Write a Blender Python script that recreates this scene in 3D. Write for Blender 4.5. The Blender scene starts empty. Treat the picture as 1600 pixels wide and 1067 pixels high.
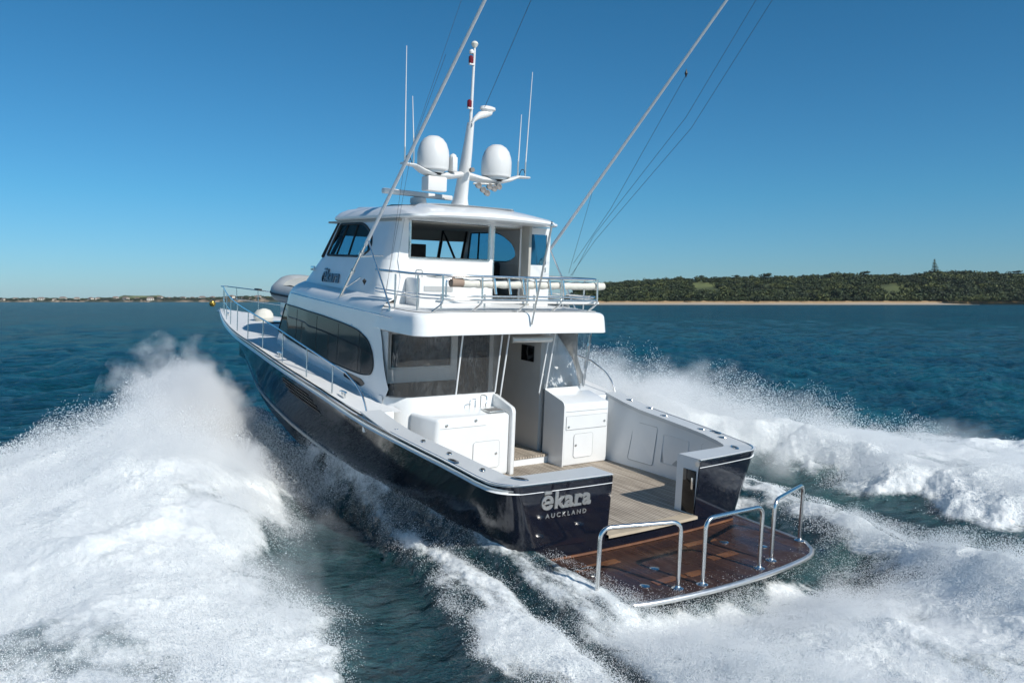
import bpy, bmesh, math, random
import numpy as np
from mathutils import Vector, Matrix
random.seed(7); rng = np.random.default_rng(11)
PI = math.pi
S = bpy.context.scene
C = S.collection
# ------------------------------------------------------------------ camera, sky, sun, exposure
WATER = 0.40
cd = bpy.data.cameras.new('camera'); cam = bpy.data.objects.new('camera', cd); C.objects.link(cam)
cam.location = (-9.0875, 9.2988, 4.4871)
cam.rotation_euler = (PI/2 - 0.0496, 0, -0.6176 - PI/2)
cd.sensor_width = 36.0; cd.lens = 1279.1/1600*36; cd.clip_start = 0.1; cd.clip_end = 60000
S.camera = cam
sunv = Vector((-1.236, -0.266, 0.93)).normalized()
elev = math.asin(sunv.z)
w = bpy.data.worlds.new('World'); S.world = w; w.use_nodes = True
nt = w.node_tree; bg = nt.nodes['Background']
sky = nt.nodes.new('ShaderNodeTexSky'); sky.sky_type = 'NISHITA'; sky.sun_disc = False
sky.sun_elevation = elev; sky.sun_rotation = math.atan2(sunv.x, sunv.y)
sky.air_density = 1.0; sky.dust_density = 0.25; sky.ozone_density = 4.0; sky.altitude = 0
pol = nt.nodes.new('ShaderNodeMixRGB'); pol.blend_type = 'MULTIPLY'; pol.inputs[0].default_value = 1.0   # polarising filter, strongest high up
wtc = nt.nodes.new('ShaderNodeTexCoord'); wsx = nt.nodes.new('ShaderNodeSeparateXYZ'); wrp = nt.nodes.new('ShaderNodeValToRGB'); nt.links.new(wtc.outputs['Generated'], wsx.inputs[0]); nt.links.new(wsx.outputs[2], wrp.inputs[0])
wrp.color_ramp.elements[0].position = 0.0; wrp.color_ramp.elements[0].color = (0.54, 0.82, 1.16, 1); wrp.color_ramp.elements[1].position = 0.42; wrp.color_ramp.elements[1].color = (0.24, 0.80, 0.98, 1)
wm = wrp.color_ramp.elements.new(0.12); wm.color = (0.37, 0.87, 1.11, 1); nt.links.new(wrp.outputs[0], pol.inputs[2])
hsv = nt.nodes.new('ShaderNodeHueSaturation'); hsv.inputs['Saturation'].default_value = 1.0
nt.links.new(sky.outputs[0], pol.inputs[1]); nt.links.new(pol.outputs[0], hsv.inputs['Color']); nt.links.new(hsv.outputs[0], bg.inputs[0]); bg.inputs[1].default_value = 0.086
sd = bpy.data.lights.new('sun', 'SUN'); sd.energy = 4.5; sd.angle = math.radians(0.53); sd.color = (1, 0.96, 0.89)
so = bpy.data.objects.new('sun', sd); C.objects.link(so); so.rotation_euler = sunv.to_track_quat('Z', 'Y').to_euler()
S.view_settings.view_transform = 'Standard'; S.view_settings.look = 'None'
S.view_settings.exposure = 0.0; S.view_settings.gamma = 1.0
S.cycles.max_bounces = 10; S.cycles.diffuse_bounces = 6; S.cycles.transparent_max_bounces = 24
S.cycles.use_adaptive_sampling = True; S.cycles.adaptive_threshold = 0.015

# ------------------------------------------------------------------ materials
def newmat(name):
    m = bpy.data.materials.new(name); m.use_nodes = True
    return m, m.node_tree, m.node_tree.nodes['Principled BSDF']
def N(t, k, **kw):
    n = t.nodes.new(k)
    for a, v in kw.items(): setattr(n, a, v)
    return n
def noise(t, scale, detail=4, rough=0.55, coord='Object', vec=None, stretch=None):
    n = N(t, 'ShaderNodeTexNoise'); n.inputs['Scale'].default_value = scale
    n.inputs['Detail'].default_value = detail; n.inputs['Roughness'].default_value = rough
    if vec is None:
        tc = N(t, 'ShaderNodeTexCoord'); vec = tc.outputs[coord]
    if stretch:
        mp = N(t, 'ShaderNodeMapping'); mp.inputs['Scale'].default_value = stretch
        t.links.new(vec, mp.inputs[0]); vec = mp.outputs[0]
    t.links.new(vec, n.inputs['Vector']); return n
def ramp(t, src, stops):
    r = N(t, 'ShaderNodeValToRGB'); e = r.color_ramp.elements
    while len(e) < len(stops): e.new(0.5)
    for i, (p, c) in enumerate(stops):
        e[i].position = p; e[i].color = (*c, 1) if len(c) == 3 else c
    t.links.new(src, r.inputs[0]); return r
def bump(t, src, strength, dist, normal=None):
    b = N(t, 'ShaderNodeBump'); b.inputs['Strength'].default_value = strength; b.inputs['Distance'].default_value = dist
    t.links.new(src, b.inputs['Height'])
    if normal: t.links.new(normal, b.inputs['Normal'])
    return b
def simple(name, col, rough, metal=0.0, var=0.06, coat=0.0, bumps=0.0, bscale=30, spec=0.5):
    m, t, p = newmat(name)
    n = noise(t, 3.0, 6)
    lo = tuple(max(0, c*(1-var)) for c in col); hi = tuple(min(1, c*(1+var)) for c in col)
    r = ramp(t, n.outputs[0], [(0.3, lo), (0.7, hi)]); t.links.new(r.outputs[0], p.inputs['Base Color'])
    p.inputs['Metallic'].default_value = metal; p.inputs['Specular IOR Level'].default_value = spec
    n2 = noise(t, 12.0, 5)
    mr = N(t, 'ShaderNodeMapRange'); mr.inputs[3].default_value = rough*0.8; mr.inputs[4].default_value = rough*1.25
    t.links.new(n2.outputs[0], mr.inputs[0]); t.links.new(mr.outputs[0], p.inputs['Roughness'])
    p.inputs['Coat Weight'].default_value = coat; p.inputs['Coat Roughness'].default_value = 0.05
    if bumps:
        b = bump(t, noise(t, bscale, 4).outputs[0], bumps, 0.01); t.links.new(b.outputs[0], p.inputs['Normal'])
    return m
M = {}
M['gel'] = simple('white_gelcoat', (0.77, 0.78, 0.78), 0.22, var=0.02, coat=0.3)
M['gel_shade'] = simple('shaded_gelcoat', (0.58, 0.57, 0.55), 0.5, var=0.03)  # darker copy of the gelcoat, the enclosure's shade put into its colour
M['deck'] = simple('deck_nonskid', (0.70, 0.71, 0.71), 0.6, var=0.03, bumps=0.4, bscale=120)
M['cap'] = simple('covering_board_paint', (0.55, 0.57, 0.58), 0.35, var=0.02)
M['navy'] = simple('navy_topside_paint', (0.006, 0.0075, 0.015), 0.07, var=0.1, coat=0.6)
M['boot'] = simple('boot_stripe', (0.5, 0.52, 0.52), 0.3)
M['chrome'] = simple('polished_stainless', (0.86, 0.84, 0.81), 0.22, metal=1.0)
M['satin'] = simple('satin_stainless', (0.80, 0.79, 0.77), 0.32, metal=0.9, var=0.02)
M['dull'] = simple('brushed_aluminium', (0.62, 0.62, 0.60), 0.32, metal=0.85)
M['pole'] = simple('white_anodised_pole', (0.72, 0.73, 0.74), 0.4, var=0.02)
M['letter'] = simple('dark_chrome_letter', (0.16, 0.17, 0.19), 0.3, metal=0.6)
M['black'] = simple('black_rubber', (0.012, 0.012, 0.013), 0.5)
M['blackgl'] = simple('black_gloss', (0.006, 0.006, 0.008), 0.05)
M['dark'] = simple('dark_upholstery', (0.02, 0.018, 0.017), 0.6)
M['brown'] = simple('tan_foam_roll', (0.30, 0.22, 0.17), 0.8)
M['wood'] = simple('varnished_timber', (0.20, 0.06, 0.02), 0.2, var=0.2)
M['grey'] = simple('grey_lining', (0.19, 0.185, 0.18), 0.6)
M['red'] = simple('red_lens', (0.16, 0.01, 0.02), 0.2)
M['brass'] = simple('gold_ball_paint', (0.45, 0.30, 0.06), 0.25, metal=0.7)
M['cream'] = simple('cream_canvas', (0.66, 0.64, 0.57), 0.8, var=0.05, bumps=0.8, bscale=14)
M['tube'] = simple('grey_inflatable_tube', (0.33, 0.35, 0.36), 0.45)
M['radome'] = simple('radome_white', (0.68, 0.68, 0.67), 0.35, var=0.015)
M['line'] = simple('dark_cord', (0.06, 0.07, 0.09), 0.7)
M['seam'] = simple('grey_seam', (0.42, 0.43, 0.43), 0.5)
M['beige'] = simple('beige_headliner', (0.42, 0.40, 0.36), 0.7)

def teak(name, c1, c2, rough, pitch=0.055, wet=False):
    m, t, p = newmat(name)
    tc = N(t, 'ShaderNodeTexCoord'); sx = N(t, 'ShaderNodeSeparateXYZ'); t.links.new(tc.outputs['Object'], sx.inputs[0])
    d = N(t, 'ShaderNodeMath', operation='DIVIDE'); d.inputs[1].default_value = pitch; t.links.new(sx.outputs[1], d.inputs[0])
    fr = N(t, 'ShaderNodeMath', operation='FRACT'); t.links.new(d.outputs[0], fr.inputs[0])
    gt = N(t, 'ShaderNodeMath', operation='GREATER_THAN'); gt.inputs[1].default_value = 0.80; t.links.new(fr.outputs[0], gt.inputs[0])
    fl = N(t, 'ShaderNodeMath', operation='FLOOR'); t.links.new(d.outputs[0], fl.inputs[0])
    wn = N(t, 'ShaderNodeTexWhiteNoise', noise_dimensions='1D'); t.links.new(fl.outputs[0], wn.inputs['W'])
    g = noise(t, 1.0, 6, 0.6, stretch=(1.2, 24, 1)); big = noise(t, 1.3, 4, 0.6)
    ad = N(t, 'ShaderNodeMath', operation='ADD'); t.links.new(g.outputs[0], ad.inputs[0])
    sc = N(t, 'ShaderNodeMath', operation='MULTIPLY'); sc.inputs[1].default_value = 0.22; t.links.new(wn.outputs[0], sc.inputs[0]); t.links.new(sc.outputs[0], ad.inputs[1])
    ad2 = N(t, 'ShaderNodeMath', operation='MULTIPLY_ADD'); ad2.inputs[1].default_value = 0.5; t.links.new(big.outputs[0], ad2.inputs[0]); t.links.new(ad.outputs[0], ad2.inputs[2])
    r = ramp(t, ad2.outputs[0], [(0.55, c1), (1.1 if False else 1.0, c2)])
    mx = N(t, 'ShaderNodeMixRGB'); t.links.new(gt.outputs[0], mx.inputs[0]); t.links.new(r.outputs[0], mx.inputs[1]); mx.inputs[2].default_value = (0.02, 0.018, 0.016, 1)
    t.links.new(mx.outputs[0], p.inputs['Base Color'])
    if wet:
        wv = noise(t, 2.2, 4, 0.6); rr = ramp(t, wv.outputs[0], [(0.42, (0.18,)*3), (0.62, (0.5,)*3)]); t.links.new(rr.outputs[0], p.inputs['Roughness'])
        p.inputs['Coat Weight'].default_value = 0.0; p.inputs['Specular IOR Level'].default_value = 0.35
        b = bump(t, noise(t, 9, 4).outputs[0], 0.25, 0.02); t.links.new(b.outputs[0], p.inputs['Normal'])
    else: p.inputs['Roughness'].default_value = rough
    return m
M['teak'] = teak('weathered_teak', (0.22, 0.18, 0.14), (0.50, 0.43, 0.35), 0.7, pitch=0.066)
M['teakwet'] = teak('wet_teak', (0.024, 0.011, 0.009), (0.072, 0.034, 0.023), 0.2, pitch=0.066, wet=True)
M['teaktrim'] = simple('teak_margin_board', (0.46, 0.38, 0.28), 0.6, var=0.15)
M['orange'] = simple('wet_teak_margin', (0.17, 0.075, 0.036), 0.2, var=0.3)

def glass(name, tint, transp, rough=0.02, wrinkle=0.0):
    m, t, p = newmat(name); out = t.nodes['Material Output']
    tr = N(t, 'ShaderNodeBsdfTransparent'); tr.inputs[0].default_value = (*tint, 1)
    p.inputs['Base Color'].default_value = (0.015, 0.02, 0.022, 1); p.inputs['Roughness'].default_value = rough
    mix = N(t, 'ShaderNodeMixShader'); mix.inputs[0].default_value = 1 - transp
    if wrinkle:
        p.inputs['Base Color'].default_value = (0.55, 0.56, 0.56, 1)
        n = noise(t, 3.0, 3, 0.5, stretch=(1, 1, 0.35)); b = bump(t, n.outputs[0], wrinkle, 0.3); t.links.new(b.outputs[0], p.inputs['Normal'])
        gl = N(t, 'ShaderNodeBsdfGlossy'); gl.inputs['Roughness'].default_value = 0.05; t.links.new(b.outputs[0], gl.inputs['Normal'])
        fr = N(t, 'ShaderNodeFresnel'); fr.inputs[0].default_value = 1.5; t.links.new(b.outputs[0], fr.inputs['Normal'])
        m0 = N(t, 'ShaderNodeMixShader'); m0.inputs[0].default_value = 0.07
        t.links.new(tr.outputs[0], m0.inputs[1]); t.links.new(p.outputs[0], m0.inputs[2])
        t.links.new(fr.outputs[0], mix.inputs[0]); t.links.new(m0.outputs[0], mix.inputs[1]); t.links.new(gl.outputs[0], mix.inputs[2])
    else:
        t.links.new(tr.outputs[0], mix.inputs[1]); t.links.new(p.outputs[0], mix.inputs[2])
    t.links.new(mix.outputs[0], out.inputs[0]); return m
M['sglass'] = simple('smoked_glass', (0.012, 0.013, 0.015), 0.04, var=0.3, spec=0.35)
M['bglass'] = glass('tinted_bridge_glass', (0.42, 0.68, 0.80), 0.82)
M['cglass'] = glass('clear_bridge_glass', (0.86, 0.93, 0.97), 0.92)
M['vinyl'] = glass('clear_vinyl', (0.93, 0.94, 0.95), 0.9, wrinkle=0.8)
M['dglass'] = simple('dark_saloon_glass', (0.02, 0.018, 0.018), 0.06)

# ------------------------------------------------------------------ helpers
def link(o, parent=None):
    C.objects.link(o)
    if parent: o.parent = parent
    return o
def mk(name, verts, faces, mat, parent=None, smooth=False, bev=0.0, segs=2, auto=True):
    me = bpy.data.meshes.new(name); me.from_pydata([tuple(map(float, v)) for v in verts], [], [tuple(f) for f in faces]); me.validate()
    bm = bmesh.new(); bm.from_mesh(me)
    bmesh.ops.remove_doubles(bm, verts=bm.verts, dist=1e-5)
    bmesh.ops.recalc_face_normals(bm, faces=bm.faces)
    if bev:
        es = [e for e in bm.edges if len(e.link_faces) == 2 and e.calc_face_angle(0) > 0.5]
        bmesh.ops.bevel(bm, geom=es, offset=bev, segments=segs, profile=0.5, affect='EDGES', clamp_overlap=True)
        smooth = True
    if smooth:
        for f in bm.faces: f.smooth = True
        if auto:
            for e in bm.edges:
                if len(e.link_faces) == 2 and e.calc_face_angle(0) > 0.6: e.smooth = False
    bm.to_mesh(me); bm.free()
    me.materials.append(M[mat] if isinstance(mat, str) else mat)
    return link(bpy.data.objects.new(name, me), parent)
class G:
    """collects simple solids into one part"""
    def __init__(s): s.v = []; s.f = []
    def add(s, v, f):
        b = len(s.v); s.v += [tuple(map(float, p)) for p in v]; s.f += [tuple(i+b for i in q) for q in f]; return s
    def box(s, x0, x1, y0, y1, z0, z1, R=None, o=(0, 0, 0)):
        v = [(x, y, z) for x in (x0, x1) for y in (y0, y1) for z in (z0, z1)]
        if R is not None: v = [tuple(R @ Vector(p) + Vector(o)) for p in v]
        return s.add(v, [(0, 1, 3, 2), (4, 6, 7, 5), (0, 4, 5, 1), (2, 3, 7, 6), (0, 2, 6, 4), (1, 5, 7, 3)])
    def tube(s, pts, r, n=10, cap=True):
        pts = [Vector(p) for p in pts]
        rs = r if isinstance(r, (list, tuple)) else [r]*len(pts)
        up = None; rings = []
        for i, p in enumerate(pts):
            d = (pts[min(i+1, len(pts)-1)] - pts[max(i-1, 0)]).normalized()
            if up is None: up = Vector((0, 0, 1)) if abs(d.z) < 0.9 else Vector((1, 0, 0))
            a = d.cross(up).normalized(); up = a.cross(d).normalized(); b = up
            rings.append([p + (a*math.cos(2*PI*k/n) + b*math.sin(2*PI*k/n))*rs[i] for k in range(n)])
        v = [q for rr in rings for q in rr]; f = []
        for i in range(len(rings)-1):
            for k in range(n): f.append((i*n+k, i*n+(k+1) % n, (i+1)*n+(k+1) % n, (i+1)*n+k))
        if cap: f += [tuple(range(n))[::-1], tuple((len(rings)-1)*n+k for k in range(n))]
        return s.add(v, f)
    def lathe(s, prof, o=(0, 0, 0), R=None, n=24):
        v = []; f = []
        for (r, z) in prof:
            for k in range(n):
                p = Vector((r*math.cos(2*PI*k/n), r*math.sin(2*PI*k/n), z))
                if R is not None: p = R @ p
                v.append(p + Vector(o))
        m = len(prof)
        for i in range(m-1):
            for k in range(n): f.append((i*n+k, i*n+(k+1) % n, (i+1)*n+(k+1) % n, (i+1)*n+k))
        f += [tuple(range(n))[::-1], tuple((m-1)*n+k for k in range(n))]
        return s.add(v, f)
    def grid(s, rows, close=False):
        n = len(rows[0]); v = [p for r in rows for p in r]; f = []
        for i in range(len(rows)-1):
            for k in range(n if close else n-1): f.append((i*n+k, i*n+(k+1) % n, (i+1)*n+(k+1) % n, (i+1)*n+k))
        return s.add(v, f)
    def done(s, name, mat, parent=None, **kw): return mk(name, s.v, s.f, mat, parent, **kw)
def fillet(pts, r, n=6):
    pts = [Vector(p) for p in pts]; out = [pts[0]]
    for i in range(1, len(pts)-1):
        a, b, c = pts[i-1], pts[i], pts[i+1]; u = (a-b); v = (c-b); q = min(r, u.length*0.49, v.length*0.49)
        p0 = b + u.normalized()*q; p2 = b + v.normalized()*q
        for k in range(n+1):
            t = k/n; out.append(p0*(1-t)**2 + b*2*t*(1-t) + p2*t*t)
    out.append(pts[-1]); return out
def curve_to_mesh(cu, name, mat, parent, fn=None, bev=0):
    o = bpy.data.objects.new('tmp', cu); C.objects.link(o); dg = bpy.context.evaluated_depsgraph_get()
    me = bpy.data.meshes.new_from_object(o.evaluated_get(dg)); bpy.data.objects.remove(o)
    if fn:
        for v in me.vertices: v.co = fn(v.co)
    me.name = name; me.materials.clear(); me.materials.append(M[mat]); bpy.data.curves.remove(cu)
    bm = bmesh.new(); bm.from_mesh(me); bmesh.ops.remove_doubles(bm, verts=bm.verts, dist=1e-5); bmesh.ops.recalc_face_normals(bm, faces=bm.faces); bm.to_mesh(me); bm.free()
    return link(bpy.data.objects.new(name, me), parent)
def panel(name, outline, holes, thick, fn, mat, parent):
    """flat sheet with holes: 2D loops filled, given thickness, then mapped by fn(u, v, w)"""
    cu = bpy.data.curves.new('p', 'CURVE'); cu.dimensions = '2D'; cu.fill_mode = 'BOTH'; cu.extrude = thick/2
    for lp in [outline]+list(holes):
        sp = cu.splines.new('POLY'); sp.points.add(len(lp)-1)
        for i, (a, b) in enumerate(lp): sp.points[i].co = (a, b, 0, 1)
        sp.use_cyclic_u = True
    return curve_to_mesh(cu, name, mat, parent, lambda c: fn(c.x, c.y, c.z))
def rrect(a0, a1, b0, b1, r, n=5):
    out = []
    for (cx, cy, s) in ((a1-r, b1-r, 0), (a0+r, b1-r, 1), (a0+r, b0+r, 2), (a1-r, b0+r, 3)):
        for k in range(n+1):
            t = (s + k/n)*PI/2; out.append((cx+r*math.cos(t), cy+r*math.sin(t)))
    return out
def rloop(pts, r, n=5):
    P_ = [Vector((a, b, 0)) for a, b in pts]; m = len(P_); out = []
    for i in range(m):
        a, b, c = P_[i-1], P_[i], P_[(i+1) % m]; rr = r[i] if isinstance(r, (list, tuple)) else r
        u = a-b; v = c-b; q = min(rr, u.length*0.49, v.length*0.49)
        p0 = b+u.normalized()*q; p2 = b+v.normalized()*q
        for k in range(n+1):
            t = k/n; w_ = p0*(1-t)**2 + b*2*t*(1-t)+p2*t*t; out.append((w_.x, w_.y))
    return out
def tag(o, label=None, cat=None, group=None, kind=None):
    if label: o['label'] = label
    if cat: o['category'] = cat
    if group: o['group'] = group
    if kind: o['kind'] = kind
    return o
def ip(x, xs, ys): return float(np.interp(x, xs, ys))

# ------------------------------------------------------------------ the yacht (own axes: x to the bow, y to port)
Y = bpy.data.objects.new('motor_yacht', None); C.objects.link(Y)
B = Matrix(((0.99820492, -0.00038984, -0.05988976, 0), (0, 0.99997882, -0.00650909, 0), (0.05989103, 0.00649741, 0.99818377, 0), (0, 0, 0, 1)))
Y.matrix_world = B
tag(Y, 'white and navy motor yacht under way, teak stern platform, two radar domes on its mast', 'motor yacht')
GX = [0.6, 1.7, 2.7, 4.5, 6.2, 8.65, 11.3, 15, 18.7, 21.5, 23.2, 24.0, 24.2]
GY = [2.90, 2.97, 3.03, 3.12, 3.15, 3.05, 2.78, 2.18, 1.38, 0.70, 0.26, 0.06, 0.0]
GZ = [1.81, 1.91, 1.98, 2.12, 2.32, 2.50, 2.62, 2.64, 2.63, 2.65, 2.67, 2.68, 2.68]
from bisect import bisect_right
def spl(x, xs, ys):
    # monotone-ish cubic (Catmull-Rom on non-uniform knots)
    if x <= xs[0]: return ys[0]
    if x >= xs[-1]: return ys[-1]
    i = bisect_right(xs, x)-1; h = xs[i+1]-xs[i]; t = (x-xs[i])/h
    def m(j):
        if j == 0: return (ys[1]-ys[0])/(xs[1]-xs[0])
        if j == len(xs)-1: return (ys[-1]-ys[-2])/(xs[-1]-xs[-2])
        return (ys[j+1]-ys[j-1])/(xs[j+1]-xs[j-1])
    m0, m1 = m(i)*h, m(i+1)*h
    return (2*t**3-3*t**2+1)*ys[i]+(t**3-2*t**2+t)*m0+(-2*t**3+3*t**2)*ys[i+1]+(t**3-t**2)*m1
gy = lambda x: max(0.0, spl(x, GX, GY)); gz = lambda x: spl(x, GX, GZ)
CX = [0.6, 4, 7.4, 9.6, 12.3, 15, 18, 20.2, 21.6]
CY = [2.46, 2.60, 2.62, 2.55, 2.28, 1.70, 0.95, 0.32, 0.0]
CZ = [0.45, 0.65, 0.91, 1.09, 1.34, 1.58, 1.85, 2.02, 2.12]
SOLE = 0.86
def transom_x(y, z): return 0.30 + 0.02*y*y - 0.08*(z-0.65)/1.15
def level(f, side):
    """hull line at fraction f (1 gunwale, 0 chine) from stem to the gate edge"""
    pts = []
    for s in np.linspace(0, 1, 46):
        s = float(s); xg = 24.2 + (0.95-24.2)*s**0.92; xc = 21.6 + (0.95-21.6)*s**0.92
        yg, zg = gy(xg), gz(xg); yc, zc = max(0, spl(xc, CX, CY)), spl(xc, CX, CZ)
        fl = 1.0 + 0.9*max(0, min(1, (xg-7)/9))      # flare forward
        fy = f**fl
        pts.append(((xc+(xg-xc)*f**(1+0.3*(1-s))), side*(yc+(yg-yc)*fy), zc+(zg-zc)*f))
    # quarter: rounded corner then transom to the gate
    yw = 2.43+(2.90-2.43)*f; zb = 0.46+(1.80-0.46)*f
    for k in range(1, 9):
        t = k/8*PI/2; r = 0.42; cx = transom_x(yw-r, zb)+r; cy = yw-r
        xx, yy = cx - r*math.sin(t), cy + r*math.cos(t)
        if xx < 0.95: pts.append((xx, side*yy, zb+0.03*(1-k/8)))
    ge = 0.87 if side > 0 else 1.10
    for k in range(1, 11):
        y = (yw-0.42)+(ge-(yw-0.42))*k/10; pts.append((transom_x(y, zb), side*y, zb))
    return pts
for side in (1, -1):
    g = G(); rows = [level(f, side) for f in np.linspace(0, 1, 13)]
    bot = [(p[0], p[1]*0.0, p[2]-0.95) for p in rows[0]]
    mid = [(p[0], p[1]*0.985, p[2]-0.35*min(1, max(0.15, (16-p[0])/8))) for p in rows[0]]
    g.grid([bot, mid]+rows); g.done('hull_side', 'navy', Y, smooth=True)
# bottom of the hull under the gate and sill riser
g = G()
ys = np.linspace(-1.25, 1.25, 15)
g.grid([[(transom_x(y, z)+0.004, y, z) for y in ys] for z in (0.2, 0.5, SOLE-0.05)]); g.done('transom_riser', 'navy', Y, smooth=True)
# chine stripe
for side in (1, -1):
    g = G(); a = [p for p in level(0.0, side)[:46] if p[0] > 6.3]; b = level(0.05, side)[:len(a)]
    a2 = [(p[0], p[1]*1.0+side*0.03, p[2]) for p in a]; b2 = [(p[0], p[1]+side*0.03, p[2]) for p in b]
    g.grid([a, a2, b2, b]); g.done('spray_rail', 'boot', Y, smooth=True)
for side in (1, -1):
    G().box(4.40, 4.50, min(side*2.46, side*3.06), max(side*2.46, side*3.06), 1.85, 2.20).done('deck_step', 'gel', Y, bev=0.03)
# rub rail: pale band plus stainless half round
for side in (1, -1):
    top = level(1.0, side)
    def off(pts, d, dz):
        out = []
        for i, p in enumerate(pts):
            a = Vector(pts[max(i-1, 0)]); b = Vector(pts[min(i+1, len(pts)-1)]); t = (b-a); n = Vector((t.y, -t.x, 0))*(-side)
            n = n.normalized() if n.length > 1e-6 else Vector((1, 0, 0))
            out.append((p[0]+n.x*d, p[1]+n.y*d, p[2]+dz))
        return out
    g = G(); g.grid([off(top, -0.02, 0.03), off(top, 0.04, 0.025), off(top, 0.055, -0.005), off(top, 0.055, -0.05), off(top, 0.0, -0.11)])
    g.done('rub_rail', 'gel', Y, smooth=True)
    G().tube(off(top, 0.060, -0.055), 0.050, 12).done('rail_strip', 'satin', Y, smooth=True)
    G().tube(off(top, 0.03, 0.022), 0.012, 8).done('rail_strip', 'chrome', Y, smooth=True)
# deck forward of the cockpit
AFT = 4.45
HY = lambda x: ip(x, [4.3, 6, 9, 10.5, 12.2], [2.40, 2.42, 2.40, 2.30, 2.0])   # half width at the side deck
for side in (1, -1):
    g = G(); rows = []
    for x in list(np.linspace(AFT, 11.5, 14))+[11.9, 12.2]:
        yg = gy(x)-0.02; yi_ = HY(x)-0.12 if x < 12 else HY(12)-0.12; zg = gz(x)+0.02
        rows.append([(x, side*(yi_+(yg-yi_)*k/8), zg+(0.05 if k == 8 else 0.02+0.02*(1-k/8))) for k in range(9)])
    g.grid(rows); g.done('side_deck', 'deck', Y, smooth=True)
g = G(); rows = []
for x in list(np.linspace(11.2, 22, 20))+list(np.linspace(22.3, 24.1, 8)):
    yg = max(0.01, gy(x)-0.02); zg = gz(x)+0.015
    rows.append([(x, yg*k/12, zg+(0.05 if abs(k) == 12 else 0.02+0.05*(1-(k/12)**2))) for k in range(-12, 13)])
g.grid(rows); g.done('foredeck', 'deck', Y, smooth=True)
# covering boards and bulwarks round the cockpit
def capz(x): return gz(x)+0.025 if x > 0.6 else 1.835
inner_y = lambda x: ip(x, [0.8, 2.2, 4.5], [2.50, 2.62, 2.72])
for side in (1, -1):
    outer = [p for p in level(1.0, side) if p[0] <= AFT+0.02]
    outer[0] = (AFT, side*gy(AFT), gz(AFT))
    ge = 0.87 if side > 0 else 1.10
    inn = []
    n = len(outer)
    key = [(AFT, side*inner_y(AFT)), (3.0, side*inner_y(3.0)), (1.3, side*2.52), (0.78, side*2.40), (0.76, side*1.9), (0.74, side*ge)]
    key = [(p.x, p.y) for p in fillet([(a, b, 0) for a, b in key], 0.18)]
    L = [0]
    for i in range(1, len(key)): L.append(L[-1]+math.dist(key[i], key[i-1]))
    # pair by projecting to nearest parameter: use arclength mapping separately for side and transom
    def nearest(p):
        best = None
        for i in range(len(key)-1):
            a = Vector(key[i]); b = Vector(key[i+1]); ab = b-a; q = Vector((p[0], p[1])); t = max(0, min(1, (q-a).dot(ab)/max(1e-9, ab.length_squared)))
            c = a+ab*t; d = (c-q).length
            if best is None or d < best[0]: best = (d, c.x, c.y)
        return best[1], best[2]
    top_o, top_i, low_i = [], [], []
    for p in outer:
        z = capz(p[0])
        if p[0] > 3.6: z += 0.10*min(1, (p[0]-3.6)/0.6)
        ix, iy = nearest(p)
        if p is outer[-1]: ix, iy = key[-1]
        top_o.append((p[0], p[1], z)); top_i.append((ix, iy, z)); low_i.append((ix, iy, SOLE-0.1))
    g = G(); edge = [(a[0]+(b[0]-a[0])*0.97, a[1]+(b[1]-a[1])*0.97, a[2]-0.0) for a, b in zip(top_o, top_i)]
    g.grid([[(p[0], p[1], p[2]-0.02) for p in top_o], top_o, top_i, [(p[0], p[1], p[2]-0.07) for p in top_i]]); g.done('covering_board', 'cap', Y, smooth=True)
    inw = [(p[0], p[1]+side*0.02, p[2]) for p in top_i]
    g = G(); lowz = [(p[0], (p[1]+side*0.02)*(1-0.10*min(1, max(0, p[0]-1.5)/2.5)), SOLE-0.1) for p in top_i]
    midz = [(p[0], p[1]+side*0.02, p[2]-0.07) for p in top_i]
    g.grid([midz, lowz]); g.done('bulwark_lining', 'gel', Y, smooth=True)
    # end wall at the gate
    g = G(); e = side*ge
    xo = transom_x(ge, 1.8)
    g.add([(xo+0.02, e, 1.83), (0.76, e, 1.83), (0.76, e, SOLE-0.1), (transom_x(ge, .6)+0.02, e, SOLE-0.3)], [(0, 1, 2, 3)])
    g.done('gate_post', 'gel' if side < 0 else 'navy', Y)
# slid-away gate in the starboard pocket
g = G(); g.box(0.32, 0.60, -1.115, -1.085, SOLE+0.02, 1.62); g.done('transom_gate', 'blackgl', Y, bev=0.006)
g = G(); g.box(0.36, 0.40, -1.085, -1.073, 1.3, 1.5); g.done('gate_handle', 'chrome', Y, bev=0.004)
# cockpit sole, sill and margin board
g = G(); g.add([(0.30, 0.9, SOLE), (0.36, 0, SOLE+0.001), (0.30, -1.12, SOLE), (0.75, -1.12, SOLE), (0.75, -2.42, SOLE), (1.3, -2.5, SOLE), (4.9, -2.6, SOLE), (4.9, 2.6, SOLE), (1.3, 2.5, SOLE), (0.75, 2.42, SOLE), (0.75, 0.9, SOLE)], [tuple(range(11))])
g.done('cockpit_sole', 'teak', Y)
g = G(); g.grid([[(transom_x(y, z_)+d, y, z_) for y in np.linspace(-1.12, 0.89, 13)] for d, z_ in ((0.16, SOLE+0.006), (-0.06, SOLE+0.006), (-0.07, SOLE-0.04), (0.0, SOLE-0.06))])
g.done('gate_sill', 'teaktrim', Y, smooth=True)
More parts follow.
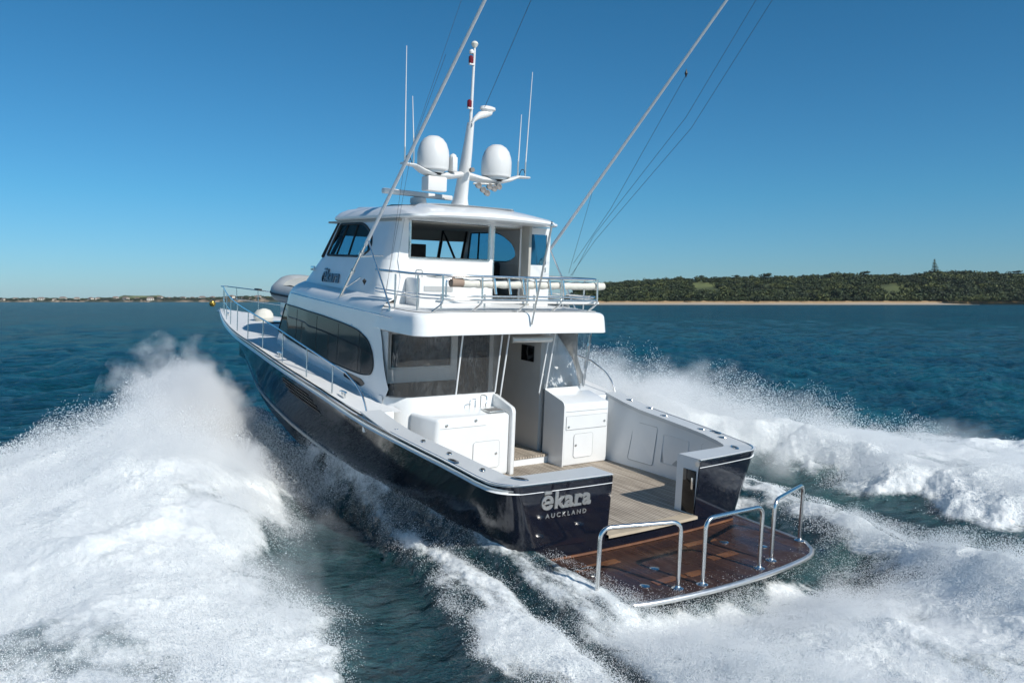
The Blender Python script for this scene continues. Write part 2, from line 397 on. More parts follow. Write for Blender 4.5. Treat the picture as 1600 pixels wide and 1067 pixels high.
# name on the transom
def text(name, body, size, mat, fn, parent, offset=0.0, depth=0.01, spacing=1.0, ref=None, shear=0.0):
    cu = bpy.data.curves.new('t', 'FONT'); cu.body = body; cu.size = size; cu.align_x = 'CENTER'; cu.extrude = depth; cu.offset = offset
    cu.space_character = spacing; cu.shear = shear; cu.bevel_depth = 0.0; cu.resolution_u = 4
    return curve_to_mesh(cu, name, mat, parent, fn)
def on_transom(cy, cz, sx=1.0):
    def fn(c):
        y = cy - c.x*sx; z = cz + c.y; return Vector((transom_x(y, z)-0.012-c.z, y, z))
    return fn
NAMEY = 1.73
text('name_lettering', '\u0113kara', 0.36, 'dull', on_transom(NAMEY, 1.43, 1.02), Y, offset=0.0105, depth=0.014, spacing=1.06)
for (dy, z, wy_, h) in ((-0.03, 1.432, 0.10, 0.035), (0.20, 1.432, 0.15, 0.035), (0.41, 1.432, 0.06, 0.035)):   # slab serifs
    y = NAMEY-dy; x = transom_x(y, z)-0.03; G().box(x, x+0.02, y-wy_/2, y+wy_/2, z-0.012, z-0.012+h).done('letter_serif', 'dull', Y)
text('port_lettering', 'AUCKLAND', 0.098, 'dull', on_transom(NAMEY-0.02, 1.285, 1.05), Y, depth=0.006, spacing=1.5, offset=0.001)
# ------------------------------------------------------------------ swim platform
px_out = lambda y: float(np.interp(abs(y), [0, 0.5, 1.0, 1.5, 1.75, 1.95, 2.15, 2.35], [-1.60, -1.588, -1.553, -1.494, -1.45, -1.39, -1.26, -1.00]))
PZ = 0.60
ysd = list(np.linspace(0, 1.6, 9))+[1.75, 1.86, 1.95, 2.05, 2.15, 2.25, 2.35]
hx = lambda y: transom_x(y, 0.55)+0.03 if abs(y) < 2.1 else transom_x(2.1, .55)+0.03+(abs(y)-2.1)*1.2
rim = [(px_out(y), y) for y in ysd]+[(-0.6, 2.40), (-0.1, 2.43), (0.55, 2.48)]
rim = [(x, -y) for x, y in rim[::-1]]+rim[1:]
fwd = [(hx(y*0.98) if abs(y) > 2.2 else hx(y), y) for x, y in rim]
g = G(); g.grid([[(x+0.002, y, PZ) for x, y in fwd], [(x, y, PZ) for x, y in rim]]); g.done('swim_platform', 'teakwet', Y)
g = G(); g.grid([[(x, y, PZ-0.03) for x, y in rim], [(x+0.10, y*0.985, PZ-0.20) for x, y in rim], [(x+0.30, y*0.96, PZ-0.34) for x, y in rim], [(x, y, PZ-0.36) for x, y in fwd]]); g.done('platform_underside', 'navy', Y, smooth=True)
G().tube([(x, y, PZ-0.02) for x, y in rim], 0.040, 12).done('platform_rail', 'satin', Y, smooth=True)
g = G(); g.grid([[(transom_x(y, 0.6)-0.004-d, y, z) for y in np.linspace(-2.2, 2.2, 21)] for d, z in ((0, PZ+0.035), (0.02, PZ+0.035), (0.03, PZ+0.008))])
g.done('platform_margin', 'orange', Y, smooth=True)
# loose looking patches of pads, pop-up fittings and hatch on the platform
for (x, y, sx_, sy_) in ((-0.10, 1.42, 0.07, 0.42), (-1.02, 0.86, 0.07, 0.30), (-1.05, 0.36, 0.07, 0.16), (-0.75, -0.6, 0.07, 0.3), (-0.15, -0.75, 0.06, 0.35)):
    G().box(x-sx_, x+sx_, y-sy_, y+sy_, PZ, PZ+0.006).done('step_pad', 'orange', Y)
for (x, y) in ((-1.03, 1.35), (-0.62, 0.75), (-0.4, 1.7), (-0.35, -1.1), (-0.8, -1.5)):
    g = G(); g.lathe([(0.075, 0), (0.075, 0.010), (0.06, 0.016), (0.0, 0.017)], (x, y, PZ), n=16); g.done('deck_fitting', 'chrome', Y, smooth=True)
for (xa, ya, xb, yb) in ((-1.00, 2.20, -1.32, 1.01), (-1.40, 0.60, -1.40, -0.64), (-1.28, -1.08, -0.92, -2.30)):
    H = 0.95
    pts = fillet([(xa, ya, PZ), (xa, ya, PZ+H), (xb, yb, PZ+H), (xb, yb, PZ)], 0.17, 8)
    o = G().tube(pts, 0.031, 12).done('staple_rail', 'chrome', Y, smooth=True)
    for (x, y) in ((xa, ya), (xb, yb)):
        G().lathe([(0.085, 0), (0.085, 0.012), (0.045, 0.03), (0.035, 0.05)], (x, y, PZ), n=18).done('base_flange', 'chrome', o, smooth=True)
# ------------------------------------------------------------------ covering board hardware
def recess(x, y, rz, kind='rod_holder'):
    z = capz(x)+0.002+(0.10*min(1, (x-3.6)/0.6) if x > 3.6 else 0); R = Matrix.Rotation(rz, 3, 'Z'); g = G()
    a, b = (0.085, 0.045) if kind == 'rod_holder' else (0.15, 0.06)
    ring = [(a*math.cos(t), b*math.sin(t)) for t in np.linspace(0, 2*PI, 19)[:-1]]
    v = [tuple(R @ Vector((p[0]*s, p[1]*s, h)) + Vector((x, y, z))) for s, h in ((1, 0), (0.9, 0.012), (0.66, 0.012)) for p in ring]
    n = len(ring); f = [(i*n+k, i*n+(k+1) % n, (i+1)*n+(k+1) % n, (i+1)*n+k) for i in (0, 1) for k in range(n)]
    o = g.add(v, f).done(kind, 'chrome', Y, smooth=True)
    v = [tuple(R @ Vector((p[0]*0.68, p[1]*0.68, 0.005)) + Vector((x, y, z))) for p in ring]
    mk('socket', v, [tuple(range(n))], 'black', o)
for (x, y) in ((3.55, 2.86), (2.75, 2.78), (2.0, 2.73), (1.15, 2.66)): recess(x, y, -0.5)
for (x, y) in ((3.9, -2.93), (3.35, -2.98), (2.75, -2.8), (1.7, -2.74), (1.15, -2.70)): recess(x, y, 0.5)
recess(0.62, 2.36, 0.5, 'fairlead'); recess(0.62, -2.42, -0.5, 'fairlead')
recess(1.65, 2.87, 0.0, 'mooring_cleat'); recess(1.45, -2.86, 0.0, 'mooring_cleat')
for side in (1, -1):
    for x in (5.6, 9.6, 21.0):
        z = gz(x)+0.08; y = side*(gy(x)-0.22)
        g = G(); g.tube([(x-0.16, y, z+0.06), (x-0.08, y, z+0.075), (x+0.08, y, z+0.075), (x+0.16, y, z+0.06)], 0.02, 8)
        g.tube([(x-0.06, y, z-0.05), (x-0.06, y, z+0.07)], 0.022, 8).tube([(x+0.06, y, z-0.05), (x+0.06, y, z+0.07)], 0.022, 8); g.done('deck_cleat', 'chrome', Y, smooth=True)
# ------------------------------------------------------------------ side rails and pulpit
RXS = [4.42, 4.55, 4.8, 5.3, 6.0, 7.6, 9.2, 12, 15, 18, 21, 22.9, 23.5]
RH = [0.02, 0.25, 0.43, 0.55, 0.56, 0.62, 0.68, 0.72, 0.78, 0.84, 0.90, 0.92, 0.92]
def railpt(x, side, inset=0.12, k=1.0):
    return (x, side*max(0.0, gy(x)-inset), gz(x)+0.05+k*ip(x, RXS, RH))
for side in (1, -1):
    xs = [4.42, 4.46, 4.52, 4.6, 4.7, 4.85, 5.05, 5.3, 5.6]+list(np.linspace(6, 23.3, 42))
    pts = [railpt(x, side) for x in xs]
    if side == 1: pts += [(23.55, 0.12, gz(23.5)+0.97), (23.6, 0.0, gz(23.5)+0.97)]
    else: pts += [(23.55, -0.12, gz(23.5)+0.97), (23.6, 0.0, gz(23.5)+0.97)]
    r = G().tube(pts, 0.018, 8).done('deck_rail', 'chrome', Y, smooth=True)
    for x in (5.9, 7.3, 9.0, 10.9, 13.0, 15.2, 17.5, 19.6, 21.4, 22.8):
        a = railpt(x, side); b = (x-0.03, side*max(0, gy(x)-0.10), gz(x)+0.04)
        G().tube([b, a], 0.014, 8).done('stanchion', 'chrome', r, smooth=True)
    G().tube([railpt(x, side, 0.12, 0.52) for x in np.linspace(17.5, 23.3, 14)], 0.011, 6).done('lower_wire', 'chrome', r, smooth=True)
G().box(21.0, 21.5, -0.62, -0.5, 3.62, 3.67).done('rail_gate_clamp', 'black', Y)
# ------------------------------------------------------------------ engine air vents in the topsides
def hullpt(x, f, side=1, out=0.0):
    a = None
    lv = level(f, side)[:46]
    for i in range(len(lv)-1):
        if lv[i][0] >= x >= lv[i+1][0]:
            t = (lv[i][0]-x)/(lv[i][0]-lv[i+1][0]); p = [lv[i][k]+(lv[i+1][k]-lv[i][k])*t for k in range(3)]
            return (p[0], p[1]+side*out, p[2])
    return (lv[-1][0], lv[-1][1]+side*out, lv[-1][2])
for side in (1, -1):
    v_ = None
    for k, (xa, xb) in enumerate(((8.95, 7.15), (9.0, 6.95), (8.9, 6.8), (8.7, 6.7))):
        f0 = 0.80-k*0.055; pts = []
        top = [hullpt(x, f0+0.014, side, 0.012) for x in np.linspace(xa, xb, 12)]; bo = [hullpt(x, f0-0.02, side, 0.004) for x in np.linspace(xa, xb, 12)]
        o = G().grid([top, bo]).done('air_vent' if k == 0 else 'louvre', 'black', v_ or Y); v_ = v_ or o
# ------------------------------------------------------------------ saloon house
def hside(x, z, side=1):
    t = (z-2.2)/1.6
    return (x, side*(HY(x)-0.07*t), z)
front = lambda z: 12.35-(z-2.6)*1.17                    # raked front
for side in (1, -1):
    g = G(); rows = []
    for z in list(np.linspace(2.12, 3.66, 12))+[3.80, 3.92, 4.02, 4.08, 4.13, 4.20]:
        r = []
        xf = front(z)-0.5; xe = ip(z, [2.1, 2.37, 2.45, 2.6, 2.8, 3.08, 3.44, 3.66, 3.67], [5.1, 5.0, 4.72, 4.86, 4.98, 5.10, 5.20, 5.30, 5.30])
        ins = ip(z, [3.92, 4.02, 4.08, 4.13, 4.20], [0, 0.02, 0.06, 0.11, 0.24])
        for x in np.linspace(xe, xf, 30):
            q = hside(float(x), z, side); r.append((q[0], side*(abs(q[1])-ins), q[2]+(0.03*(x-5) if z > 3.7 else 0)))
        # rounded into the raked front
        a = Vector(r[-1])
        for k in range(1, 9):
            t = k/8*PI/2; r.append((xf+0.5*math.sin(t), side*(abs(a.y)-0.6*(1-math.cos(t))), a.z))
        r.append((xf+0.62, 0, a.z)); rows.append(r)
    g.grid(rows); g.done('house_side', 'gel', Y, smooth=True)
def onside(u, v, wd, out=0.004): # u along x, v is z
    p = hside(u, v, 1); return Vector((p[0], p[1]+out+wd, p[2]))
def onside_s(u, v, wd, out=0.004):
    p = hside(u, v, -1); return Vector((p[0], p[1]-out-wd, p[2]))
win = rloop([(11.62, 3.02), (10.82, 3.76), (9.79, 3.74), (8.24, 3.68), (6.86, 3.59), (6.2, 3.52), (5.74, 3.36), (5.53, 3.14), (5.45, 2.90), (5.54, 2.72), (5.91, 2.67), (6.52, 2.68), (7.72, 2.74), (8.83, 2.83), (11.0, 3.0)], [0.05, 0.06]+[0.3]*7+[0.1, 0.2]+[0.3]*4, 4)
def dens(lp, n=4):
    out = []
    for i in range(len(lp)):
        a, b = lp[i], lp[(i+1) % len(lp)]; m = max(1, int(math.dist(a, b)/0.25))
        out += [(a[0]+(b[0]-a[0])*k/m, a[1]+(b[1]-a[1])*k/m) for k in range(m)]
    return out
def side_sheet(name, loop, out, mat, fns, parent):
    """sheet laid on the curved house side, built as thin vertical strips"""
    xs = sorted(set([round(p[0], 4) for p in loop])); xa_, xb_ = min(p[0] for p in loop)+1e-3, max(p[0] for p in loop)-1e-3; xs = xa_+(xb_-xa_)*(0.5-0.5*np.cos(np.linspace(0, PI, 90)))
    g = G(); prev = None; lo_l, hi_l = [], []
    for x in xs:
        zz = []
        for i in range(len(loop)):
            a, b = loop[i], loop[(i+1) % len(loop)]
            if (a[0]-x)*(b[0]-x) <= 0 and a[0] != b[0]:
                t = (x-a[0])/(b[0]-a[0]); zz.append(a[1]+(b[1]-a[1])*t)
        lo_l.append(fns(x, min(zz), 0, out)); hi_l.append(fns(x, max(zz), 0, out))
    rows = [[lo.lerp(hi, k/6) for lo, hi in zip(lo_l, hi_l)] for k in range(7)]
    inner = [[fns(p.x, p.z, 0, 0) for p in rr] for rr in (rows[0], rows[-1])]
    g.grid([inner[0]]+rows+[inner[1]])
    return g.done(name, mat, parent, smooth=True)
for fn in (onside, onside_s):
    wf = side_sheet('saloon_window', win, 0.008, 'sglass', fn, Y)
    loop = [fn(a, b, 0, 0.012) for a, b in dens(win)]; loop.append(loop[0])
    G().tube(loop, 0.013, 6, cap=False).done('window_seal', 'black', wf, smooth=True)
    for x in (9.75, 8.4, 7.2, 6.15):
        zt = ip(x, [6.1, 6.35, 9.2], [3.49, 3.53, 3.71]) - 0.02; zb = ip(x, [6.0, 8.2, 10.3], [2.68, 2.79, 2.95])+0.02
        G().tube([fn(x, zb, 0, 0.006), fn(x, zt, 0, 0.006)], 0.008, 6).done('mullion', 'black', wf, smooth=True)
    side_sheet('small_portlight', rloop([(6.80, 2.64), (5.95, 2.58), (5.78, 2.50), (5.95, 2.43), (6.80, 2.52)], 0.05), 0.008, 'sglass', fn, Y)
# ------------------------------------------------------------------ flybridge deck with its brow
BX0 = 3.93
def plan(r_out, z, x0=BX0, rc=0.26):
    """outline from port side round the stern; forward part lies flush on the house side"""
    hw = 2.30-r_out; pts = []
    for x in np.linspace(6.4, 4.6, 12):
        pts.append((float(x), ip(x, [4.6, 5.4, 6.4], [2.315, 2.36, 2.33])-r_out, z+0.03*max(0, x-4.6)))
    for k in range(13):
        t = k/12*PI/2; pts.append((x0+r_out+rc-rc*math.sin(t), hw-rc+rc*math.cos(t), z))
    for y in np.linspace(hw-rc, -(hw-rc), 12)[1:-1]: pts.append((x0+r_out-0.0, float(y), z+0.012*(1-(y/2.3)**2)))
    return pts+[(a, -b, c) for a, b, c in pts[:25][::-1]]
g = G(); g.grid([plan(0.30, 3.605), plan(0.012, 3.60), plan(0.0, 3.612), plan(0.015, 3.80), plan(0.03, 3.93), plan(0.05, 3.975), plan(0.09, 4.005), plan(0.16, 4.02)])
g.done('bridge_deck_edge', 'gel', Y, smooth=True)
a = plan(0.15, 4.03); n = len(a)
g = G(); g.grid([a[:n//2+1], [(p[0], p[1], p[2]) for p in a[n//2:][::-1]][:n//2+1]]) if False else None
g = G(); h = n//2; L1 = a[:h]; L2 = a[::-1][:h]; g.grid([L1, [((p[0]), 0, p[2]+0.02) for p in L1], L2]); g.done('bridge_deck', 'deck', Y, smooth=True)
b = plan(0.28, 3.60); L1 = b[:h]; L2 = b[::-1][:h]; g = G(); g.grid([L1, [(p[0], 0, p[2]) for p in L1], L2]); g.done('overhang_soffit', 'gel', Y, smooth=True)
for side in (1, -1):
    G().tube([(x, side*(ip(x, [4.6, 5.4, 6.4, 9.6, 10.6], [2.31, 2.34, 2.33, 2.31, 2.24])+0.005), 3.88+0.035*(x-5.0)) for x in np.linspace(4.9, 10.2, 14)], 0.014, 8).done('brow_strip', 'chrome', Y, smooth=True)
# ------------------------------------------------------------------ enclosed bridge: coaming
def coam(z):
    """half-outline (port) of the bridge house at height z, stem to stern bulkhead"""
    t = (z-4.0)/1.0
    yw = 2.14-0.24*t; xf = 10.75-1.22*t if t < 1 else 9.53-(z-5.0)*0.62
    return yw, xf
BX = 5.86
def hloop(z, inset=0.0):
    yw, xf = coam(z); yw -= inset; pts = []
    for x in np.linspace(BX+0.34, xf-0.5, 12): pts.append((float(x), yw-0.05*max(0, (x-8)/2)**2, z))
    y1 = pts[-1][1]
    for k in range(1, 8):
        t = k/7*PI/2; pts.append((xf-0.5+0.75*math.sin(t), y1-0.75*(1-math.cos(t)), z))
    pts.append((xf+0.32, 0, z))
    aft = []
    rc = ip(z, [4.2, 4.7, 5.0, 5.8], [0.36, 0.36, 0.18, 0.14])
    for k in range(7):
        t = k/6*PI/2; aft.append((BX+0.34*(1-math.sin(t)), yw-rc+rc*math.cos(t), z))
    return aft[::-1]+pts[1:]
for side in (1, -1):
    sgn = lambda L: [(p[0], p[1]*side, p[2]) for p in L]
    g = G(); base = [(p[0]+(0.0), p[1]+0.13, 4.12) for p in hloop(4.2)]
    g.grid([sgn(base), sgn([(p[0], p[1]+0.02, 4.17) for p in hloop(4.2)]), sgn(hloop(4.3)), sgn(hloop(4.6)), sgn(hloop(4.94)), sgn([(p[0], p[1]-0.04, 4.95) for p in hloop(4.94)])])
    g.done('bridge_coaming', 'gel', Y, smooth=True)
    # window band on the sides
    def sidefn(u, v, wd):
        yw = coam(v)[0]-0.05*max(0, (u-8)/2)**2; return Vector((u, side*(yw-0.015+wd), v))
    outl = [(BX+0.34, 4.94), (9.15, 4.94), (8.72, 5.78), (BX+0.34, 5.78)]
    hole = rloop([(8.98, 4.99), (8.62, 5.69), (7.35, 5.69), (6.86, 5.42), (6.78, 5.15), (7.15, 4.99)], [0.04, 0.05, 0.35, 0.3, 0.25, 0.3], 6)
    pn = panel('bridge_side', outl, [hole], 0.03, sidefn, 'gel', Y)
    gl = panel('bridge_window', hole, [], 0.006, lambda u, v, wd: sidefn(u, v, wd-0.004), 'bglass', Y)
    lp = [sidefn(a_, b_, 0.016) for a_, b_ in dens(hole)]; lp.append(lp[0])
    G().tube(lp, 0.026, 6, cap=False).done('window_frame', 'black', gl, smooth=True)
    for (xa, xb) in ((8.50, 8.22), (7.85, 7.72)):
        G().tube([sidefn(xa, 4.99, 0.0), sidefn(xb, 5.69, 0.0)], 0.024, 6).done('window_mullion', 'black', gl, smooth=True)
    # rounded aft corner pillar
    g = G(); g.grid([sgn(hloop(z)[:7]) for z in (4.94, 5.2, 5.5, 5.78)]); g.done('corner_pillar', 'gel', Y, smooth=True)
    # windscreen half
    lo = sgn(hloop(4.94)[-9:]); hi = sgn([(p[0], p[1], p[2]) for p in hloop(5.74)[-9:]])
    ws = G().grid([lo, hi]).done('windscreen', 'cglass', Y, smooth=True)
    hd = sgn([(p[0]-0.03, p[1]-0.02, p[2]) for p in hloop(5.46)[-9:]]); hi2 = sgn([(p[0]-0.03, p[1]-0.02, p[2]) for p in hloop(5.76)[-9:]]); G().grid([hd, hi2]).done('windscreen_header', 'beige', ws, smooth=True)
    for i in (1, 5, 8):
        a_, b_ = Vector(lo[i]), Vector(hi[i])
        G().tube([a_, b_], 0.045, 8).done('windscreen_post', 'black', ws, smooth=True)
    G().tube([Vector(lo[2]), Vector(hi[5])], 0.03, 8).done('windscreen_post', 'black', ws, smooth=True)
# aft bulkhead of the bridge with window and doorway
bwid = coam(4.94)[0]-0.19
lo_w = coam(4.1)[0]-0.36; hi_w = coam(5.78)[0]-0.14
outl = [(-lo_w, 4.03), (-1.30, 4.03), (-1.30, 4.031), (-0.58, 4.031), (-0.58, 4.03), (lo_w, 4.03), (hi_w+0.02, 5.80), (-hi_w-0.02, 5.80)]
outl = [(-lo_w, 4.03), (-1.26, 4.03), (-1.26, 5.74), (-0.56, 5.74), (-0.56, 4.03), (lo_w, 4.03), (lo_w-0.1, 4.6), (bwid, 4.94), (hi_w+0.02, 5.80), (-hi_w-0.02, 5.80), (-bwid, 4.94), (-lo_w+0.1, 4.6)]
wh = rrect(-0.44, 1.47, 5.00, 5.76, 0.02, 2); wh2 = rrect(-1.62, -1.36, 4.95, 5.6, 0.02, 2)
bk = panel('bridge_bulkhead', outl, [wh], 0.04, lambda u, v, wd: Vector((BX+wd, u, v)), 'gel', Y)
def frame_loop(lp, r, name, mat, parent, fn):
    L_ = [fn(a_, b_) for a_, b_ in lp]; L_.append(L_[0]); L_.append(L_[1]); return G().tube(L_, r, 6, cap=False).done(name, mat, parent, smooth=True)
frame_loop(wh, 0.030, 'opening_frame', 'chrome', bk, lambda a_, b_: (BX-0.02, a_, b_))
G().tube([(BX-0.02, -0.56, 4.05), (BX-0.02, -0.56, 5.74), (BX-0.02, -1.26, 5.74)], 0.018, 6).done('door_frame', 'chrome', Y, smooth=True)
# glazed bridge door swung out to starboard
g = G(); dl = panel('bridge_door', rrect(0, 0.62, 4.06, 5.76, 0.03, 3), [rrect(0.09, 0.54, 4.95, 5.62, 0.03, 3)], 0.035, lambda u, v, wd: Vector((BX-0.06-u*0.35+wd*0.9, -1.30-u*0.93, v)), 'gel', Y)
panel('door_pane', rrect(0.08, 0.55, 4.94, 5.63, 0.02, 2), [], 0.006, lambda u, v, wd: Vector((BX-0.06-u*0.35+wd*0.9, -1.30-u*0.93, v)), 'bglass', dl)
G().box(BX-0.27, BX-0.2, -1.8, -1.77, 4.8, 4.9).done('door_handle', 'chrome', dl)
G().box(BX-0.3, BX+0.02, -1.36, -1.29, 4.05, 5.78).done('door_jamb', 'beige', Y, bev=0.01)
# interior of the bridge
G().box(BX+0.03, 9.3, -1.75, 1.75, 5.72, 5.76).done('bridge_headliner', 'beige', Y)
G().box(BX+0.05, 9.4, -1.85, 1.85, 4.06, 4.10).done('bridge_floor', 'grey', Y)
G().box(8.6, 9.4, -1.45, 1.45, 4.1, 4.95).done('helm_console', 'dark', Y, bev=0.06)
G().box(7.3, 8.2, -1.7, -0.7, 4.1, 4.72).box(7.2, 7.4, -1.7, -0.7, 4.6, 4.98).done('bench_seat', 'dark', Y, bev=0.05)
for y in (1.25, 0.35):
    G().tube([(7.9, y, 4.1), (7.9, y, 4.6)], 0.06, 10).box(7.65, 8.15, y-0.27, y+0.27, 4.6, 4.74).box(7.6, 7.74, y-0.25, y+0.25, 4.7, 5.32).done('helm_chair', 'dark', Y, bev=0.03)
# roof
def roof(z, grow, x0, crown=0.0):
    pts = []
    for p in hloop(5.74)[6:]:
        pts.append(p)
    yw = pts[0][1]+grow; out = [(x0, 0, z+crown)]
    out = []
    for y in np.linspace(0, yw-0.30, 8): out.append((x0+0.18*(y/yw)**2, float(y), z+crown*(1-(y/1.8)**2)))
    for k in range(1, 7):
        t = k/6*PI/2; out.append((x0+0.18+0.30-0.30*math.cos(t), yw-0.30+0.30*math.sin(t), z))
    for p in pts[2:]: out.append((p[0]+grow*1.2, p[1]+grow if p[1] > 0.01 else 0, z))
    return out
for_roof = [roof(5.78, -0.10, 5.05), roof(5.775, 0.05, 4.90, 0.04), roof(5.80, 0.08, 4.87, 0.06), roof(5.84, 0.085, 4.88, 0.08), roof(5.88, 0.06, 5.00, 0.10), roof(5.95, 0.0, 5.40, 0.11), roof(6.02, -0.12, 5.75, 0.10), roof(6.06, -0.30, 6.0, 0.09), roof(6.09, -0.6, 6.3, 0.08), roof(6.10, -1.0, 6.6, 0.07)]
g = G()
for side in (1, -1):
    rows = [[(p[0], p[1]*side, p[2]) for p in r] for r in for_roof]; g.grid(rows)
    last = rows[-1]; g.grid([last, [(p[0], 0, p[2]+0.0) for p in last]])
    u0 = rows[0]; g.grid([u0, [(p[0], 0, 5.78) for p in u0]])
g.done('hardtop', 'gel', Y, smooth=True)
for side in (1, -1):   # moulded ridges on the roof front
    G().tube([(9.35, side*1.2, 5.97), (8.7, side*1.25, 6.04), (7.8, side*1.25, 6.06)], [0.03, 0.07, 0.02], 8).done('roof_moulding', 'gel', Y, smooth=True)
G().tube([(7.6, 1.2, 6.06), (7.4, 1.1, 6.11), (7.0, 0.9, 6.11)], 0.025, 6).done('roof_cable', 'black', Y, smooth=True)
# names on the bridge sides
for side in (1, -1):
    def sfn(c):
        v = 4.40+c.y; u = 8.45-c.x*side; yw = coam(v)[0]-0.05*max(0, (u-8)/2)**2; return Vector((u, side*(yw+0.012+c.z), v))
    text('name_lettering', '\u0113kara', 0.40, 'letter', sfn, Y, offset=0.006, depth=0.02, spacing=1.06)
    def bfn(c):
        v = 3.70+c.y; u = 4.95-c.x*side; return Vector((u, side*(ip(u, [4.5, 5.4, 9.6], [2.33, 2.40, 2.38])-0.018+0.014+c.z), v))
    G().box(9.55, 9.72, side*1.97-0.02, side*1.97+0.03, 4.62, 4.72).done('horn', 'chrome', Y, bev=0.01)
# ------------------------------------------------------------------ fly deck rail aft
RZ = 4.70
def rail_path(z, x0=4.02, hw=2.12, fwd=6.0, r=0.4):
    return fillet([(fwd, hw, z+0.04), (x0+0.35, hw-0.1, z), (x0, hw-0.7, z), (x0, -hw+0.25, z), (x0+0.25, -hw, z), (5.9, -hw-0.02, z)], r, 8)
fr = G().tube(rail_path(RZ), 0.026, 10).done('aft_rail', 'chrome', Y, smooth=True)
G().tube(rail_path(4.33), 0.018, 8).done('mid_rail', 'chrome', fr, smooth=True)
G().tube(rail_path(4.27, 3.98), 0.016, 8).done('mid_rail', 'chrome', fr, smooth=True)
for y in (1.75, 0.9, -0.15, -1.0, -1.95):
    x = 4.02
    G().tube(fillet([(x, y, RZ), (x-0.02, y, 4.2), (x+0.10, y+0.16, 4.03)], 0.08), 0.019, 8).done('rail_post', 'chrome', fr, smooth=True)
for (x, y) in ((4.5, 2.0), (5.2, 2.1), (4.4, 1.55), (4.55, -2.05), (5.3, -2.1), (4.45, 0.55), (4.45, -0.65)):
    G().tube([(x, y, RZ-0.02 if abs(y) > 1.9 else 4.35), (x, y, 4.03)], 0.019, 8).done('rail_post', 'chrome', fr, smooth=True)
for y in (0.62, 0.28, -0.05, -0.36, -0.7, -1.05):      # rod holders hung on the rail
    G().tube([(4.05, y, RZ-0.01), (4.0, y-0.03, RZ-0.33)], 0.024, 10).done('rod_tube', 'chrome', fr, smooth=True)
G().box(4.10, 4.38, -2.1, 1.7, 4.19, 4.235).done('bait_shelf', 'gel', fr, bev=0.015)
G().tube(fillet([(4.12, 1.62, 4.3), (4.12, 1.62, 4.62), (4.12, 1.45, 4.66)], 0.06), 0.018, 8).done('roll_bracket', 'chrome', fr, smooth=True)
# cabinet, vent and hatch on the fly deck
G().box(5.25, 5.83, 0.72, 1.55, 4.04, 4.62).done('deck_locker', 'gel', Y, bev=0.04)
G().box(5.30, 5.7, 0.75, 1.15, 4.63, 4.66).done('locker_hatch', 'seam', Y, bev=0.01)
G().box(5.235, 5.25, 0.80, 1.45, 4.36, 4.46).done('locker_recess', 'seam', Y)
G().tube(fillet([(5.5, 1.50, 4.62), (5.5, 1.50, 4.76), (5.5, 1.36, 4.76), (5.5, 1.36, 4.62)], 0.03), 0.012, 6).done('grab_handle', 'chrome', Y, smooth=True)
# flagstaff on the aft fascia
G().tube([(3.91, -0.21, 3.80), (3.40, -0.20, 5.70)], 0.020, 10).done('flagstaff', 'dull', Y, smooth=True)
G().lathe([(0.03, 0), (0.03, 0.03), (0.015, 0.05), (0.02, 0.08), (0, 0.09)], (3.40, -0.20, 5.69), n=12).done('staff_finial', 'chrome', Y, smooth=True)
# ------------------------------------------------------------------ outriggers
d = Vector((-0.7320, 0.0, 0.6813)).normalized()
for side in (1, -1):
    foot = Vector((7.43, side*2.27, 4.06)); J = foot + d*1.85
    tip = foot + d*12.5
    top = Vector((7.43, side*2.27, 4.06))
    o = G().tube([foot, foot+d*1.9], 0.030, 10).done('outrigger', 'chrome', Y, smooth=True)
    G().tube([foot+d*(1.7+10.8*k/60) for k in range(61)], [0.036-0.017*k/60 for k in range(61)], 12).done('outrigger_pole', 'pole', o, smooth=True)
    G().tube([J, (5.05, side*2.26, 4.02)], 0.018, 8).done('outrigger_brace', 'chrome', o, smooth=True)
    G().tube([foot+d*0.35+Vector((0, 0, 0.0)), (6.9, side*2.03, 4.55)], 0.014, 8).done('stay_bracket', 'chrome', o, smooth=True)
    G().tube([foot+d*1.35, (6.15, side*1.86, 5.02)], 0.014, 8).done('stay_bracket', 'chrome', o, smooth=True)
    for q in (foot+d*0.9, foot+d*1.45): G().lathe([(0.05, -0.04), (0.05, 0.04)], q, d.to_track_quat('Z', 'Y').to_matrix(), 12).done('pole_clamp', 'chrome', o, smooth=True)
    G().box(-0.03, 0.03, -0.03, 0.03, -0.05, 0.05, Matrix.Identity(3), (5.05, side*2.26, 4.0)).done('brace_foot', 'chrome', o)
    # halyards
    G().lathe([(0.0, -0.09), (0.045, 0.0), (0.0, 0.05)], (6.35, side*2.2, 4.5), n=8).done('release_clip', 'black', o)
for L_ in ([(5.35, -2.32, 4.75), (4.67, -2.4, 5.54), (2.19, -2.5, 7.65), (0.52, -2.5, 9.61), (0.14, -2.5, 10.2)], [(5.3, -2.32, 4.75), (4.72, -2.38, 5.62), (2.30, -2.45, 7.85), (0.72, -2.45, 9.8), (0.4, -2.45, 10.3)], [(5.25, -2.3, 5.02), (4.2, -2.38, 6.2), (2.31, -2.4, 8.63)], [(5.4, -2.3, 4.8), (4.77, -2.4, 6.77)]):
    G().tube(L_, 0.004, 5).done('tag_line', 'line', Y)
G().lathe([(0.0, -0.09), (0.03, 0.0), (0.0, 0.09)], (2.31, -2.4, 8.66), n=8).done('line_clip', 'black', Y)
G().tube([(5.54, 0.0, 8.11), (3.66, 0.3, 9.74), (3.0, 0.4, 10.4)], 0.005, 5).done('tag_line', 'line', Y)
G().tube([(5.9, 1.95, 4.3), (5.0, 1.9, 7.2), (3.9, 1.6, 9.6)], 0.0032, 5).done('tag_line', 'line', Y)
G().tube([(5.6, 2.1, 4.2), (4.9, 2.15, 6.6), (3.4, 2.2, 8.4)], 0.0032, 5).done('tag_line', 'line', Y)
